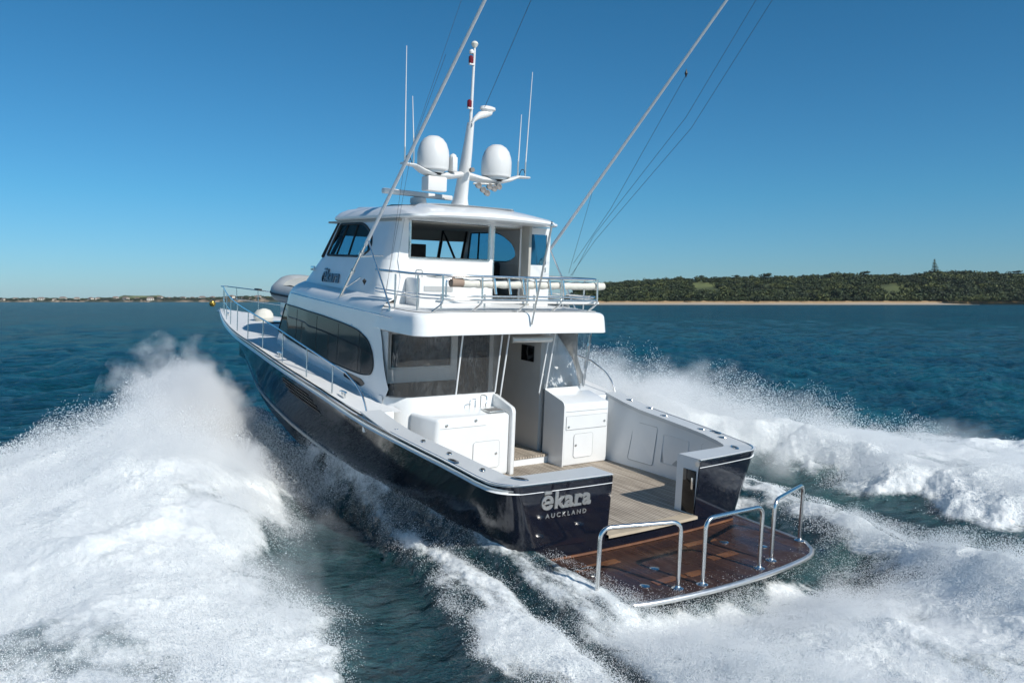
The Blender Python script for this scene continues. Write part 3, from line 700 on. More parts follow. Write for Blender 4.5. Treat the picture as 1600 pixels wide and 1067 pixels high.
# ------------------------------------------------------------------ mast, spreader, domes, aerials
MX = 6.40
mast = [];
def ell(cx, cz, a_, b_, n=18): return [(cx+a_*math.cos(2*PI*k/n), b_*math.sin(2*PI*k/n), cz) for k in range(n)]
ms = [(6.42, 6.10, 0.36, 0.26), (6.40, 6.16, 0.26, 0.17), (6.36, 6.30, 0.21, 0.13), (6.30, 6.60, 0.185, 0.115), (6.24, 6.85, 0.17, 0.11), (6.18, 7.15, 0.155, 0.095), (6.12, 7.45, 0.12, 0.085), (6.05, 7.86, 0.085, 0.07), (6.04, 7.87, 0.03, 0.03)]
mo = G().grid([ell(*s) for s in [(a_[0], a_[1], a_[2], a_[3]) for a_ in ms]], close=True).done('mast', 'radome', Y, smooth=True)
G().tube([(6.06, 0.0, 7.82), (6.0, 0, 9.30), (6.0, 0, 9.36)], [0.035, 0.026, 0.024], 10).done('mast_tube', 'radome', mo, smooth=True)
G().lathe([(0.02, 0), (0.02, 0.04), (0.062, 0.09), (0.075, 0.13), (0.06, 0.16), (0.03, 0.18), (0, 0.18)], (6.0, 0, 9.33), n=16).done('antenna_cap', 'cream', mo, smooth=True)
for z in (9.05, 8.16):
    G().lathe([(0.04, 0), (0.05, 0.02), (0.05, 0.13), (0.02, 0.16)], (6.0, 0.08, z), n=12).done('signal_light', 'red', mo, smooth=True)
    G().box(5.97, 6.03, 0.0, 0.12, z-0.03, z).done('light_bracket', 'radome', mo)
G().lathe([(0.05, 0), (0.055, 0.03), (0.03, 0.08)], (6.0, 0.07, 9.25), n=12).done('anchor_light', 'radome', mo, smooth=True)
# thermal camera arm reaching out to starboard
def elo(y, z, a_, b_, x=5.98, n=14): return [(x+a_*math.cos(2*PI*k/n), y, z+b_*math.sin(2*PI*k/n)) for k in range(n)]
arm = G().grid([elo(0.03, 7.80, 0.04, 0.05), elo(-0.04, 7.93, 0.05, 0.06), elo(-0.15, 8.02, 0.07, 0.08), elo(-0.34, 8.09, 0.08, 0.09), elo(-0.44, 8.12, 0.08, 0.07), elo(-0.47, 8.13, 0.02, 0.02)], close=True).done('camera_arm', 'radome', mo, smooth=True)
G().grid([ell(5.97, 8.12, 0.07, 0.12), ell(5.97, 8.17, 0.11, 0.19), ell(5.97, 8.22, 0.10, 0.18), ell(5.97, 8.245, 0.04, 0.1)], close=True).done('camera_dome', 'radome', mo, smooth=True)
for v in bpy.data.meshes['camera_dome'].vertices: v.co.y -= 0.36
# spreader wings
def wing(side):
    st = [(6.30, 0.08, 6.80, 0.17, 0.075), (6.26, 0.40, 6.74, 0.17, 0.075), (6.20, 0.80, 6.72, 0.20, 0.065), (6.15, 1.08, 6.78, 0.17, 0.05), (6.10, 1.28, 6.86, 0.12, 0.035), (6.08, 1.57, 6.87, 0.09, 0.025)]
    rows = []
    for (x, y, z, a_, b_) in st: rows.append([(x+a_*math.cos(t), side*y, z+b_*math.sin(t)) for t in np.linspace(0, 2*PI, 17)[:-1]])
    g = G(); g.grid(rows, close=True); g.add(rows[-1], [tuple(range(16))]); return g.done('spreader', 'radome', mo, smooth=True)
for side in (1, -1):
    wg = wing(side)
    c = (6.20, side*0.79, 6.76)
    dm = G().lathe([(0.24, 0.0), (0.24, 0.05), (0.315, 0.07), (0.325, 0.11), (0.325, 0.14), (0.33, 0.15), (0.328, 0.38), (0.315, 0.47), (0.27, 0.60), (0.20, 0.69), (0.11, 0.745), (0.0, 0.76)], c, n=36).done('satellite_dome', 'radome', mo, smooth=True)
    G().lathe([(0.2, -0.05), (0.2, 0.02)], c, n=20).done('dome_base', 'black', dm)
    for (yy, hh, lean) in ((1.30, 1.32, -0.02), (1.50, 2.25, 0.05)):
        zz = 6.90
        an = G().tube([(6.1-lean*k/24, side*(yy+0.05*k/24), zz+0.28+(hh-0.28)*k/24) for k in range(25)], [0.014-0.007*k/24 for k in range(25)], 8).done('whip_aerial', 'radome', mo, smooth=True)
        G().tube([(6.1, side*yy, zz-0.02), (6.1, side*yy, zz+0.30)], 0.018, 8).done('aerial_mount', 'dull', an, smooth=True)
    G().tube(fillet([(6.1, side*1.52, 6.9), (6.1, side*1.45, 7.05), (6.1, side*1.38, 7.02), (6.1, side*1.33, 6.88)], 0.05), 0.009, 6).done('aerial_cable', 'black', mo, smooth=True)
G().box(6.0, 6.3, 0.55, 1.0, 6.38, 6.68).done('junction_box', 'radome', mo, bev=0.03)
G().box(6.02, 6.25, 0.30, 0.42, 6.82, 7.12).lathe([(0.07, 0), (0.07, 0.1), (0.0, 0.14)], (6.12, 0.36, 7.06), n=14).done('camera_housing', 'radome', mo, bev=0.02)
G().lathe([(0.05, 0), (0.05, 0.08)], (5.98, 0.0, 6.88), Matrix.Rotation(-PI/2, 3, 'Y'), 14).done('stern_light', 'grey', mo, smooth=True)
for k, (y, z) in enumerate(((-0.22, 6.58), (-0.34, 6.50), (-0.44, 6.44), (-0.50, 6.58), (-0.62, 6.55), (-0.74, 6.60))):
    G().lathe([(0.02, -0.06), (0.05, 0.0), (0.07, 0.07), (0.05, 0.07), (0.0, 0.03)], (6.05, y, z), Matrix.Rotation(-PI/2, 3, 'Y'), 14).done('deck_floodlight', 'grey', mo, smooth=True)
G().tube([(6.1, -0.15, 6.62), (6.1, -0.8, 6.66)], 0.02, 8).done('light_bar', 'dull', mo, smooth=True)
# open array radar on the roof
rd = G().lathe([(0.24, 6.08), (0.24, 6.12), (0.16, 6.15), (0.18, 6.20), (0.17, 6.28), (0.10, 6.30)], (6.95, 0.70, 0), n=24).done('radar_scanner', 'radome', Y, smooth=True)
R_ = Matrix.Rotation(math.radians(101), 3, 'Z')
G().box(-0.95, 0.95, -0.06, 0.06, -0.055, 0.055, R_, (6.95, 0.70, 6.36)).done('radar_bar', 'radome', rd, bev=0.025)
# ------------------------------------------------------------------ cockpit: house aft end
AX = 4.60
def house_aft(z):
    """plan curve from port side deck round to the wing wall"""
    pts = [(5.0, 2.42, z), (AX+0.55, 2.42, z)]
    for k in range(1, 9):
        t = k/8*PI/2; pts.append((AX+0.55-0.55*math.sin(t), 2.42-0.55+0.55*math.cos(t), z))
    return pts
for side in (1, -1):
    lim = 0.12 if side > 0 else 1.16
    g = G(); rows = []
    for z in (SOLE, 1.4, 2.0, 2.28, 2.36, 2.385):
        o_ = 0.0 if z < 2.3 else (0.03 if z < 2.37 else 0.06)
        r = [(p[0]-o_*0.0, side*p[1], p[2]) for p in house_aft(z)]; r.append((AX, side*lim, z)); rows.append(r)
    rows.append([(p[0]+0.09, p[1]*0.975, p[2]) for p in rows[-1]])
    g.grid(rows); g.done('house_aft_wall', 'gel', Y, smooth=True)
    # inner skin so the saloon side reads solid from inside the enclosure
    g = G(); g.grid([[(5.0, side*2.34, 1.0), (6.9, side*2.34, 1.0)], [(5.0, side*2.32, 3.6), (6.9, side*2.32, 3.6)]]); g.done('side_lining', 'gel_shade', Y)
# clear curtains under the overhang
def curtain(pts, z0, z1, rows_=6):
    g = G(); R_ = []
    for k in range(rows_+1):
        t = k/rows_; R_.append([(p[0]-0.18*t+0.012*math.sin(9*i*0.31+4*t), p[1], z0+(z1-z0)*t) for i, p in enumerate(pts)])
    return g.grid(R_).done('clear_curtain', 'vinyl', Y, smooth=True)
side_pts = [(4.85, 2.36), (4.72, 2.33), (4.66, 2.24), (4.64, 2.1)]
curtain([(p[0], p[1]) for p in side_pts]+[(4.64, y) for y in np.linspace(2.0, 0.12, 12)], 2.38, 3.59)
curtain([(p[0], -p[1]) for p in side_pts]+[(4.64, -y) for y in np.linspace(2.0, 1.12, 7)], 2.35, 3.59)
for (y, yb, zb) in ((1.02, 1.02, 2.38), (0.10, 0.10, 2.38), (-0.07, -0.02, 2.2), (-1.09, -1.02, 2.3), (-1.24, -1.18, 2.3)):
    G().tube([(4.63, yb, zb), (4.44, y, 3.59)], 0.017, 8).done('curtain_pole', 'gel', Y, smooth=True)
G().tube([(4.43, -0.12, 3.45), (4.43, -1.12, 3.45)], 0.065, 14).done('curtain_roll', 'dull', Y, smooth=True)
# saloon bulkhead seen through the curtains
sb = panel('saloon_bulkhead', [(-1.12, 1.05), (2.36, 1.05), (2.36, 3.62), (-1.12, 3.62)], [rrect(0.0, 1.50, 2.67, 3.42, 0.03, 3), rrect(-1.02, -0.16, 1.15, 3.5, 0.03, 3)], 0.05, lambda u, v, wd: Vector((6.55+wd, u, v)), 'gel', Y)
panel('saloon_pane', rrect(-0.02, 1.52, 2.65, 3.44, 0.02, 2), [], 0.01, lambda u, v, wd: Vector((6.56+wd, u, v)), 'dglass', sb)
frame_loop(rrect(0.0, 1.50, 2.67, 3.42, 0.03, 3), 0.025, 'pane_frame', 'gel', sb, lambda a_, b_: (6.52, a_, b_))
panel('saloon_door', rrect(-1.04, -0.14, 1.12, 3.52, 0.02, 2), [], 0.02, lambda u, v, wd: Vector((6.56+wd, u, v)), 'dglass', sb)
G().box(6.44, 6.52, -0.1, 2.3, 1.05, 2.36).done('dark_dado', 'dark', sb)
# passage wall beside the doorway
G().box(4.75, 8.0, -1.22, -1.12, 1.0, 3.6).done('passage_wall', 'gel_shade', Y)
G().box(4.98, 5.42, -1.12, -1.09, 2.90, 3.24).done('wall_screen', 'blackgl', Y, bev=0.01)
g = G(); rows = []
for z in (1.0, 2.0, 2.4, 2.7, 2.95, 3.2, 3.62):
    xo = ip(z, [1.0, 2.2, 2.6, 3.0, 3.62], [4.66, 4.70, 4.80, 4.98, 5.40]); yo_ = ip(z, [2.2, 3.0, 3.62], [2.40, 2.30, 2.05])
    rows.append([(6.4, -1.24, z), (xo+0.45, -1.24, z)]+[(xo+0.40-0.40*math.sin(t), -1.64+0.40*math.cos(t), z) for t in np.linspace(0.1, PI/2, 7)]+[(xo, -yo_+0.3, z)]+[(xo+0.3-0.3*math.cos(t), -yo_+0.3-0.3*math.sin(t), z) for t in np.linspace(0.2, PI/2, 6)]+[(6.4, -yo_, z)])
g.grid(rows).done('stair_housing', 'gel', Y, smooth=True)
G().box(4.38, 8.0, -1.12, 2.36, 1.0, 1.045).done('passage_floor', 'teak', Y)
G().box(4.40, 4.45, -1.14, -0.02, SOLE, 1.0).done('passage_riser', 'gel', Y)
G().box(5.35, 6.3, 0.3, 2.3, 1.05, 1.5).box(6.1, 6.35, 0.3, 2.3, 1.5, 1.95).done('settee', 'dark', Y, bev=0.05)
tb = G().box(5.0, 5.7, 0.7, 1.8, 1.74, 1.79).done('mezzanine_table', 'wood', Y, bev=0.02); G().tube([(5.35, 1.25, 1.05), (5.35, 1.25, 1.75)], 0.05, 12).done('table_leg', 'chrome', tb, smooth=True)
# port galley cabinet with sink
FX = 3.95
cb = mk('sink_cabinet', [(FX, 0.18, SOLE), (FX, 1.88, SOLE), (AX, 2.10, SOLE), (AX, 0.18, SOLE), (FX, 0.18, 2.07), (FX, 1.80, 2.07), (AX, 2.05, 2.13), (AX, 0.18, 2.13)], [(0, 1, 2, 3), (4, 7, 6, 5), (0, 4, 5, 1), (1, 5, 6, 2), (2, 6, 7, 3), (3, 7, 4, 0)], 'gel', Y, bev=0.07, segs=4)
def fpanel(name, y0, y1, z0, z1, r=0.06, parent=None, x=FX, mat='gel'):
    o = panel(name, rrect(y0, y1, z0, z1, r, 5), [], 0.012, lambda u, v, wd: Vector((x-0.006+wd, u, v)), mat, parent)
    frame_loop(rrect(y0, y1, z0, z1, r, 5), 0.005, 'door_seam', 'seam', o, lambda a_, b_: (x-0.010, a_, b_)); return o
def latch(y, z, parent, x=FX):
    G().lathe([(0.028, 0), (0.028, 0.012), (0.016, 0.016), (0.0, 0.016)], (x-0.006, y, z), Matrix.Rotation(-PI/2, 3, 'Y'), 14).done('push_latch', 'dull', parent, smooth=True)
dr = fpanel('cabinet_door', 0.42, 1.02, 1.05, 1.58, parent=cb); latch(0.50, 1.32, dr)
latch(1.62, 1.95, cb); latch(0.98, 2.00, cb)
G().box(FX-0.005, FX+0.003, 0.75, 1.75, 1.885, 1.893).done('lid_seam', 'seam', cb)
G().box(4.02, 4.36, 0.24, 0.62, 2.095, 2.125).done('sink', 'dull', cb, bev=0.01)
G().box(4.06, 4.32, 0.28, 0.58, 2.118, 2.128).done('sink_basin', 'grey', cb)
G().tube(fillet([(4.46, 0.55, 2.1), (4.46, 0.55, 2.38), (4.30, 0.52, 2.38), (4.29, 0.52, 2.30)], 0.05), 0.013, 8).done('tap', 'chrome', cb, smooth=True)
G().tube([(4.46, 0.43, 2.1), (4.46, 0.43, 2.2), (4.42, 0.43, 2.22)], 0.016, 8).done('tap_lever', 'chrome', cb, smooth=True)
G().tube(fillet([(4.46, 0.80, 2.1), (4.46, 0.80, 2.3), (4.46, 0.66, 2.3)], 0.06), 0.010, 8).done('shower_hose', 'chrome', cb, smooth=True)
# wing wall beside the doorway
panel('wing_wall', rloop([(FX-0.03, SOLE), (FX-0.03, 2.17), (AX, 2.36), (AX, SOLE)], [0.01, 0.10, 0.02, 0.01]), [], 0.09, lambda u, v, wd: Vector((u, 0.12+wd, v)), 'gel', Y)
# starboard cabinet
sc_ = mk('bait_cabinet', [(FX, -2.38, SOLE), (FX, -1.18, SOLE), (AX+0.02, -1.18, SOLE), (AX+0.02, -2.38, SOLE), (FX, -2.38, 2.15), (FX, -1.18, 2.15), (AX+0.02, -1.18, 2.30), (AX+0.02, -2.38, 2.30)], [(0, 1, 2, 3), (4, 7, 6, 5), (0, 4, 5, 1), (1, 5, 6, 2), (2, 6, 7, 3), (3, 7, 4, 0)], 'gel', Y, bev=0.035, segs=3)
panel('cabinet_cheek', rloop([(FX-0.015, SOLE), (FX-0.015, 2.19), (AX, 2.37), (AX, SOLE)], [0.01, 0.10, 0.02, 0.01]), [], 0.03, lambda u, v, wd: Vector((u, -1.165+wd, v)), 'gel', sc_)
dr = fpanel('cabinet_door', -1.96, -1.45, 1.02, 1.52, parent=sc_); latch(-1.50, 1.28, dr)
dr = fpanel('cabinet_drawer', -2.33, -1.23, 1.62, 1.90, 0.01, parent=sc_); latch(-1.29, 1.68, dr); latch(-2.26, 1.74, dr)
G().box(FX-0.008, FX, -2.34, -1.22, 1.99, 1.997).done('lid_seam', 'seam', sc_)
# side-deck steps to starboard
for k in range(3):
    z = SOLE+0.27*(k+1); x = 4.35+0.30*k
    so_ = G().box(x, x+0.9, -2.74, -2.39, z-0.26, z-0.03).done('side_step', 'gel', Y, bev=0.012)
    G().box(x-0.01, x+0.32, -2.74, -2.39, z-0.03, z).done('step_tread', 'teak', so_, bev=0.006)
# lockers in the starboard bulwark
def bul(u, v, wd):
    fr_ = min(1, max(0, (1.79-v)/1.03)); return Vector((u, -((inner_y(u) if u > 1.3 else 2.52)+0.02)*(1-0.10*min(1, max(0, u-1.5)/2.5)*fr_)+0.012+wd, v))
lk = panel('bulwark_locker', rrect(2.75, 3.45, 1.0, 1.78, 0.05), [], 0.012, bul, 'gel', Y); frame_loop(rrect(2.75, 3.45, 1.0, 1.78, 0.05), 0.006, 'locker_seam', 'seam', lk, lambda a_, b_: bul(a_, b_, 0.008))
rc_ = panel('bulwark_recess', rrect(1.85, 2.55, 1.12, 1.68, 0.03), [], 0.01, bul, 'seam', Y)
frame_loop(rrect(1.85, 2.55, 1.12, 1.68, 0.03), 0.012, 'recess_frame', 'gel', rc_, lambda a_, b_: bul(a_, b_, 0.008))
lk = panel('bulwark_locker', rrect(0.95, 1.5, 1.2, 1.72, 0.05), [], 0.012, bul, 'gel', Y); frame_loop(rrect(0.95, 1.5, 1.2, 1.72, 0.05), 0.006, 'locker_seam', 'seam', lk, lambda a_, b_: bul(a_, b_, 0.008))
# anchor ball on the pulpit, foredeck hatch
G().lathe([(0.0, -0.13), (0.09, -0.09), (0.13, 0), (0.09, 0.09), (0.0, 0.13)], (23.9, 0.35, 2.95), n=16).done('anchor_ball', 'brass', Y, smooth=True)
G().box(17.2, 17.9, -0.4, 0.3, 2.70, 2.76).done('foredeck_hatch', 'dglass', Y, bev=0.02)
G().box(15.0, 15.7, -0.2, 0.5, 2.70, 2.76).done('foredeck_hatch', 'dglass', Y, bev=0.02)
bpy.context.view_layer.update()
def onboat(o):
    o.matrix_world = B @ o.matrix_world; return o
# ------------------------------------------------------------------ things resting on the yacht
# rolled awning lashed under the aft rail
cv = bpy.data.objects.new('rolled_awning', None); C.objects.link(cv); tag(cv, 'long cream canvas awning rolled up and lashed under the upper deck rail, tan foam end', 'awning')
pts = [(4.13+0.01*math.sin(i*1.7), y, 4.56+0.006*math.sin(i*2.3)) for i, y in enumerate(np.linspace(1.28, -2.22, 40))]
rr = [0.076+0.008*math.sin(i*1.9)+0.006*random.random() for i in range(40)]
G().tube(pts, rr, 14).done('canvas_roll', 'cream', cv, smooth=True)
G().tube([(4.13, 1.52, 4.575), (4.13, 1.27, 4.575)], 0.085, 16).done('foam_end', 'brown', cv, smooth=True)
onboat(cv)
# tender on the foredeck
td = bpy.data.objects.new('inflatable_tender', None); C.objects.link(td); tag(td, 'grey inflatable tender under a pale cover, chocked on the foredeck', 'dinghy')
lp = fillet([(11.9, 1.05, 3.80), (14.3, 1.20, 3.86), (15.6, 0.4, 4.12), (15.6, -0.3, 4.12), (14.5, -0.75, 3.86), (11.9, -0.75, 3.80)], 0.5, 8)
G().tube(lp, 0.24, 14).done('tube', 'tube', td, smooth=True)
lp2 = [(p[0], 0.2+(p[1]-0.2)*1.26, p[2]) for p in lp]; G().tube(lp2, 0.03, 8).done('rub_strip', 'black', td, smooth=True)
G().box(12.0, 14.6, -0.7, 1.0, 3.15, 3.72).done('tender_hull', 'gel', td, bev=0.1)
v = []; f = []
g = G(); rows = []
for x in np.linspace(12.0, 15.2, 12):
    rows.append([(x, yy, 4.02+0.36*math.exp(-((yy-0.2)/0.6)**2)*(1-((x-13.6)/2.0)**2*0.6)+0.03*random.random()) for yy in np.linspace(-0.6, 1.0, 11)])
g.grid(rows).done('tender_cover', 'cream', td, smooth=True)
G().box(12.6, 12.75, -0.7, 1.0, 2.68, 3.2).box(14.2, 14.35, -0.7, 1.0, 2.68, 3.2).done('tender_chock', 'gel', td)
onboat(td)
# bean bag on the foredeck
bb = G().lathe([(0.0, 0), (0.42, 0.02), (0.5, 0.16), (0.47, 0.34), (0.33, 0.50), (0.12, 0.56), (0.0, 0.56)], (0, 0, 0), n=20)
bb = bb.done('bean_bag', 'cream', None, smooth=True)
for v_ in bb.data.vertices: v_.co += Vector((random.uniform(-.02, .02), random.uniform(-.02, .02), random.uniform(-.015, .015)))
bb.scale = (0.66, 0.66, 0.75); bb.location = (18.5, 0.15, 2.70); tag(bb, 'cream stuffed bag lying on the white foredeck', 'bean bag'); bpy.context.view_layer.update(); onboat(bb)

# ================================================================== sea
def lattice(seed, n=256):
    r = np.random.default_rng(seed); return r.random((n, n)).astype(np.float32)
LT = [lattice(s) for s in range(6)]
def vnoise(x, y, k=0):
    n = 256; L = LT[k % 6]; xi = np.floor(x).astype(int); yi = np.floor(y).astype(int); fx = x-xi; fy = y-yi
    fx = fx*fx*(3-2*fx); fy = fy*fy*(3-2*fy); a = L[xi % n, yi % n]; b = L[(xi+1) % n, yi % n]; c = L[xi % n, (yi+1) % n]; d_ = L[(xi+1) % n, (yi+1) % n]
    return (a*(1-fx)+b*fx)*(1-fy)+(c*(1-fx)+d_*fx)*fy
def fbm(x, y, octs=5, k=0, gain=0.5):
    s = 0; a = 1; t = 0
    for o in range(octs):
        s = s + a*vnoise(x*2**o+17.3*o, y*2**o-9.1*o, k+o); t += a; a *= gain
    return s/t
def billow(x, y, octs=4, k=0):
    s = 0; a = 1; t = 0
    for o in range(octs):
        s = s + a*np.abs(2*vnoise(x*2**o+5.3*o, y*2**o+3.7*o, k+o)-1); t += a; a *= 0.55
    return 1-s/t
sst = lambda a, b, x: (lambda t: t*t*(3-2*t))(np.clip((x-a)/(b-a), 0, 1))
ii = np.interp
def wake(x, y):
    """returns (height above still water, foam 0-1, aeration 0-1) in world metres"""
    wob = (fbm(x*0.8, y*0.8, 4, 1)-0.5)
    wob2 = (fbm(x*2.3, y*2.3, 4, 2)-0.5)
    # ---- port outer foam field
    yin = ii(x, [-9, -4, -1.2, 0, 2.2, 3.0, 3.6, 4.6, 8, 11, 13.0], [8.5, 6.6, 5.6, 5.15, 5.15, 4.5, 4.1, 3.7, 3.35, 2.9, 2.3]) + wob*1.3 + wob2*0.5
    yout = ii(x, [-9, 5, 10, 14, 20, 28], [17, 13, 10.5, 8.8, 7.5, 7]) + wob*2
    ends = 1-sst(12.2, 14.5, x)
    inside = sst(-0.1, 1.25, y-yin)*(1-sst(-1.5, 0.8, y-yout))
    lace = 1-sst(4, 22, x)*0.0
    f1 = inside*ends
    crest = ii(x, [-9, -2, 2, 5, 8, 10.5, 12.5, 14], [0.08, 0.16, 0.34, 0.68, 1.1, 1.25, 0.95, 0.0])
    yc = ii(x, [-9, 0, 5, 9, 12, 14], [9.5, 7.2, 5.9, 4.9, 4.0, 3.2])
    wd = ii(x, [0, 5, 12], [1.7, 1.5, 0.9])
    h1 = crest*np.exp(-((y-yc)/np.where(y > yc, 2.7, wd))**2)*(0.55+0.9*fbm(x*0.6, y*0.6, 3, 3)) + 0.35*f1*(0.4+fbm(x*0.5, y*0.5, 3, 4))
    # ---- pile-up along the port topsides and its trail
    hull = ii(x, [-9, -1.5, 0.2, 1.0, 4, 8, 11, 13, 16], [2.9, 2.3, 2.3, 2.5, 2.6, 2.62, 2.4, 2.1, 1.5])
    yo = ii(x, [-9, -2.6, 0.8, 2.3, 4, 7, 9], [7.0, 4.45, 3.55, 3.25, 3.0, 2.85, 2.6]) + wob*0.7+wob2*0.35
    zc = ii(x, [-9, -3, -1.5, 0.3, 1.4, 2.5, 4.4, 6.1, 7.7, 9.5, 11], [0.05, 0.16, 0.16, 0.36, 0.54, 0.72, 0.92, 1.0, 0.95, 0.65, 0.3])
    dist = np.maximum(y-hull, 0)
    wdt = np.maximum(yo-hull, 0.25)
    prof = np.clip(1-dist/wdt*0.85, 0, 1)**0.8
    onp = (y > 0)
    h2 = np.where(onp, zc*prof*sst(-0.6, 0.2, y-hull+0.4), 0)
    streak = np.exp(-((y-(hull+0.42*wdt))/0.20)**2)*(1-sst(2.5, 4.5, x))*sst(0.35, 0.6, fbm(x*0.7, y*2, 3, 5)+0.1)
    f2 = np.where(onp, sst(-0.9, -0.1, y-hull)*(1-sst(-0.15, 0.12, y-yo))*(1-sst(7.6, 9.2, x)), 0)
    f2 = f2*(1-0.9*streak)*ii(x, [-3, 0.5, 3.5, 8], [1.0, 0.92, 0.66, 0.55])*np.clip(0.62+1.5*(fbm(x*0.9, y*3.2, 5, 2)-0.32), 0.4, 1)
    h2 = h2 - 0.10*streak*onp
    # ---- churn behind the platform
    m3 = (1-sst(-1.9, -1.2, x))*sst(-3.4, -2.4, y)*(1-sst(2.0, 3.6, y))
    b3 = fbm(x*0.55, y*1.3, 4, 0)
    h3 = m3*(-0.22*np.exp(-((x+1.9)/0.9)**2) + 0.42*(b3-0.35)*sst(0.3, 2.5, -1.6-x) + 0.16*sst(0, 4, -2-x))
    f3 = m3*np.clip(0.50+1.7*(b3-0.42)+0.45*sst(0, 3, -2.2-x), 0.25, 1)
    # ---- starboard crest peeling off the quarter
    yr = ii(x, [-9, -4.5, -2.9, -1.4, 0.1, 1.2, 4.0, 6], [0.0, -2.0, -2.8, -3.2, -3.8, -4.1, -3.9, -3.2]) + wob*0.35
    dr = y-yr
    h4 = 0.50*np.exp(-(dr/np.where(dr > 0, 0.95, 0.42))**2)*(1-sst(4, 7, x))
    f4 = np.exp(-(dr/np.where(dr > 0, 0.8, 0.30))**2)*(1-sst(5, 8, x))*(0.75+0.5*wob2*2)
    m4 = sst(0, 0.4, dr)*(1-sst(-2.5, -2.0, y))*(1-sst(2.0, 4.5, x)); f4 = np.maximum(f4, m4*np.clip(0.18+1.9*(fbm(x*0.7, y*1.9, 4, 2)-0.42), 0.08, 0.85))
    # ---- starboard outer foam field
    yi = ii(x, [-9, -3.3, -2.9, -2.4, -1.2, -0.4, 0.2, 2.0, 3.8, 5.2, 6.4], [-8.6, -6.2, -5.5, -5.1, -5.9, -6.5, -5.7, -7.0, -7.8, -5.6, -2.8]) + wob*1.5+wob2*0.6
    yj = ii(x, [-9, 0, 6, 11, 15, 17], [-19, -16, -13.5, -10, -6, -3]) + wob*2.2
    f5 = sst(-0.1, 1.2, yi-y)*(1-sst(-1.5, 0.9, yj-y))*(1-sst(12, 15, x))*np.where(y < 0, 1, 0)
    yc5 = ii(x, [-9, -2, 4, 8, 12], [-9.5, -7.6, -8.3, -6.0, -4.0])
    cr5 = ii(x, [-9, -2, 2, 6, 9, 12, 14], [0.30, 0.40, 0.50, 1.15, 1.65, 1.4, 0.1])
    h5 = cr5*np.exp(-((y-yc5)/2.3)**2)*(0.5+1.0*fbm(x*0.5, y*0.5, 3, 5))+0.3*f5*fbm(x*0.6, y*0.6, 3, 2)
    h5 = np.where(y < -2.0, h5*sst(-0.1, 1.9, yi-y), 0)
    # trough of smooth green water
    tr = np.exp(-((y+ii(x, [-4, -1.5, 0, 4], [3.2, 4.1, 4.6, 5.4]))/0.6)**2)*(1-sst(4, 8, x))
    foam = np.clip(np.maximum.reduce([f1, f2, f3, np.clip(f4, 0, 1), f5]), 0, 1)
    h = h1*sst(-0.4, 1.0, y-yin+0.3)*ends + h2 + h3 + h4 + h5 - 0.18*tr
    near = np.exp(-(np.maximum(np.abs(y)-4, 0)/3.2)**2)*(1-sst(9, 20, x))
    aer = np.clip(near*0.9, 0, 1)
    bub = np.clip(np.maximum(np.maximum(sst(-2.0, 0.3, y-yin)*ends*(y > 0)*(1-sst(-0.5, 1.5, y-yout)), sst(-1.6, 0.3, yi-y)*(y < 0)*(x < 12)*(1-sst(-1.0, 1.0, yj-y))), m3), 0, 1)*np.clip(0.4+1.2*(fbm(x*0.9, y*1.4, 4, 4)-0.3), 0, 1)
    # foam lumps
    lump = billow(x*1.1+wob*2, y*1.5+wob*2, 4, 1)
    h = h + foam*(0.10*(lump-0.45) + 0.05*(billow(x*3.2, y*4.6, 4, 3)-0.5) + 0.035*(fbm(x*9, y*15, 3, 2)-0.5))
    patch = fbm(x*0.45+wob, y*0.9+wob*2, 5, 5)
    foam = foam*np.clip(1.1-np.where(y > 4.2, 2.0, 2.6)*np.clip(0.46-patch, 0, 1), 0.4, 1)
    wake.bub = bub
    return h, foam, aer
# chop: sum of short crested waves
WV = []
r2 = np.random.default_rng(5)
for k in range(70):
    lam = 0.45*1.05**k if k < 48 else r2.uniform(1.5, 9.0)
    th = math.radians(200)+r2.normal()*0.55; WV.append((2*PI/lam*math.cos(th), 2*PI/lam*math.sin(th), (0.0072*lam**0.75 if lam < 3.5 else 0.0052*lam**0.9)*r2.uniform(0.5, 1.3), r2.uniform(0, 2*PI), lam))
def chop(x, y, spacing):
    s = np.zeros_like(x)
    for kx, ky, a, ph, lam in WV:
        att = np.clip(lam/np.maximum(spacing, 1e-6)*0.9-0.6, 0, 1)
        if att.max() <= 0: continue
        s += att*a*np.sin(kx*x+ky*y+ph+0.7*np.sin(0.13*x+0.09*y+ph))
    return s*(0.65+0.7*vnoise(x*0.05, y*0.05, 3))
# fine sector in front of the camera, coarse elsewhere, as one fan from a point under the camera
cx, cy = cam.location.x, cam.location.y
yaw = -0.6176
ang_f = np.linspace(-0.80, 0.80, 1150)
ang_c = np.linspace(0.80, 2*PI-0.80, 90)[1:-1]
ang = np.concatenate([ang_f, ang_c])+yaw
rad = [1.5]
while rad[-1] < 45000:
    r_ = rad[-1]; st = max(0.032, r_*r_/(4.1*820)*0.62)
    if r_ > 700: st = r_*0.2
    rad.append(r_+min(st, r_*0.10))
rad = np.array(rad)
RR, AA = np.meshgrid(rad, ang, indexing='ij')
X = cx+RR*np.cos(AA); Yw = cy+RR*np.sin(AA)
sp = np.gradient(rad)[:, None]*np.ones_like(RR)*0.8
sp = np.maximum(sp, np.where(np.abs(((AA-yaw+PI) % (2*PI))-PI) > 0.8, RR*0.06, RR*0.0014))
fn = (RR < 70)
h = np.zeros_like(X); fo = np.zeros_like(X); ae = np.zeros_like(X); bu = np.zeros_like(X)
sel = fn.ravel(); hx_, fx_, ax_ = wake(X.ravel()[sel], Yw.ravel()[sel])
h.ravel()[sel] = hx_; fo.ravel()[sel] = fx_; ae.ravel()[sel] = ax_; bu.ravel()[sel] = wake.bub
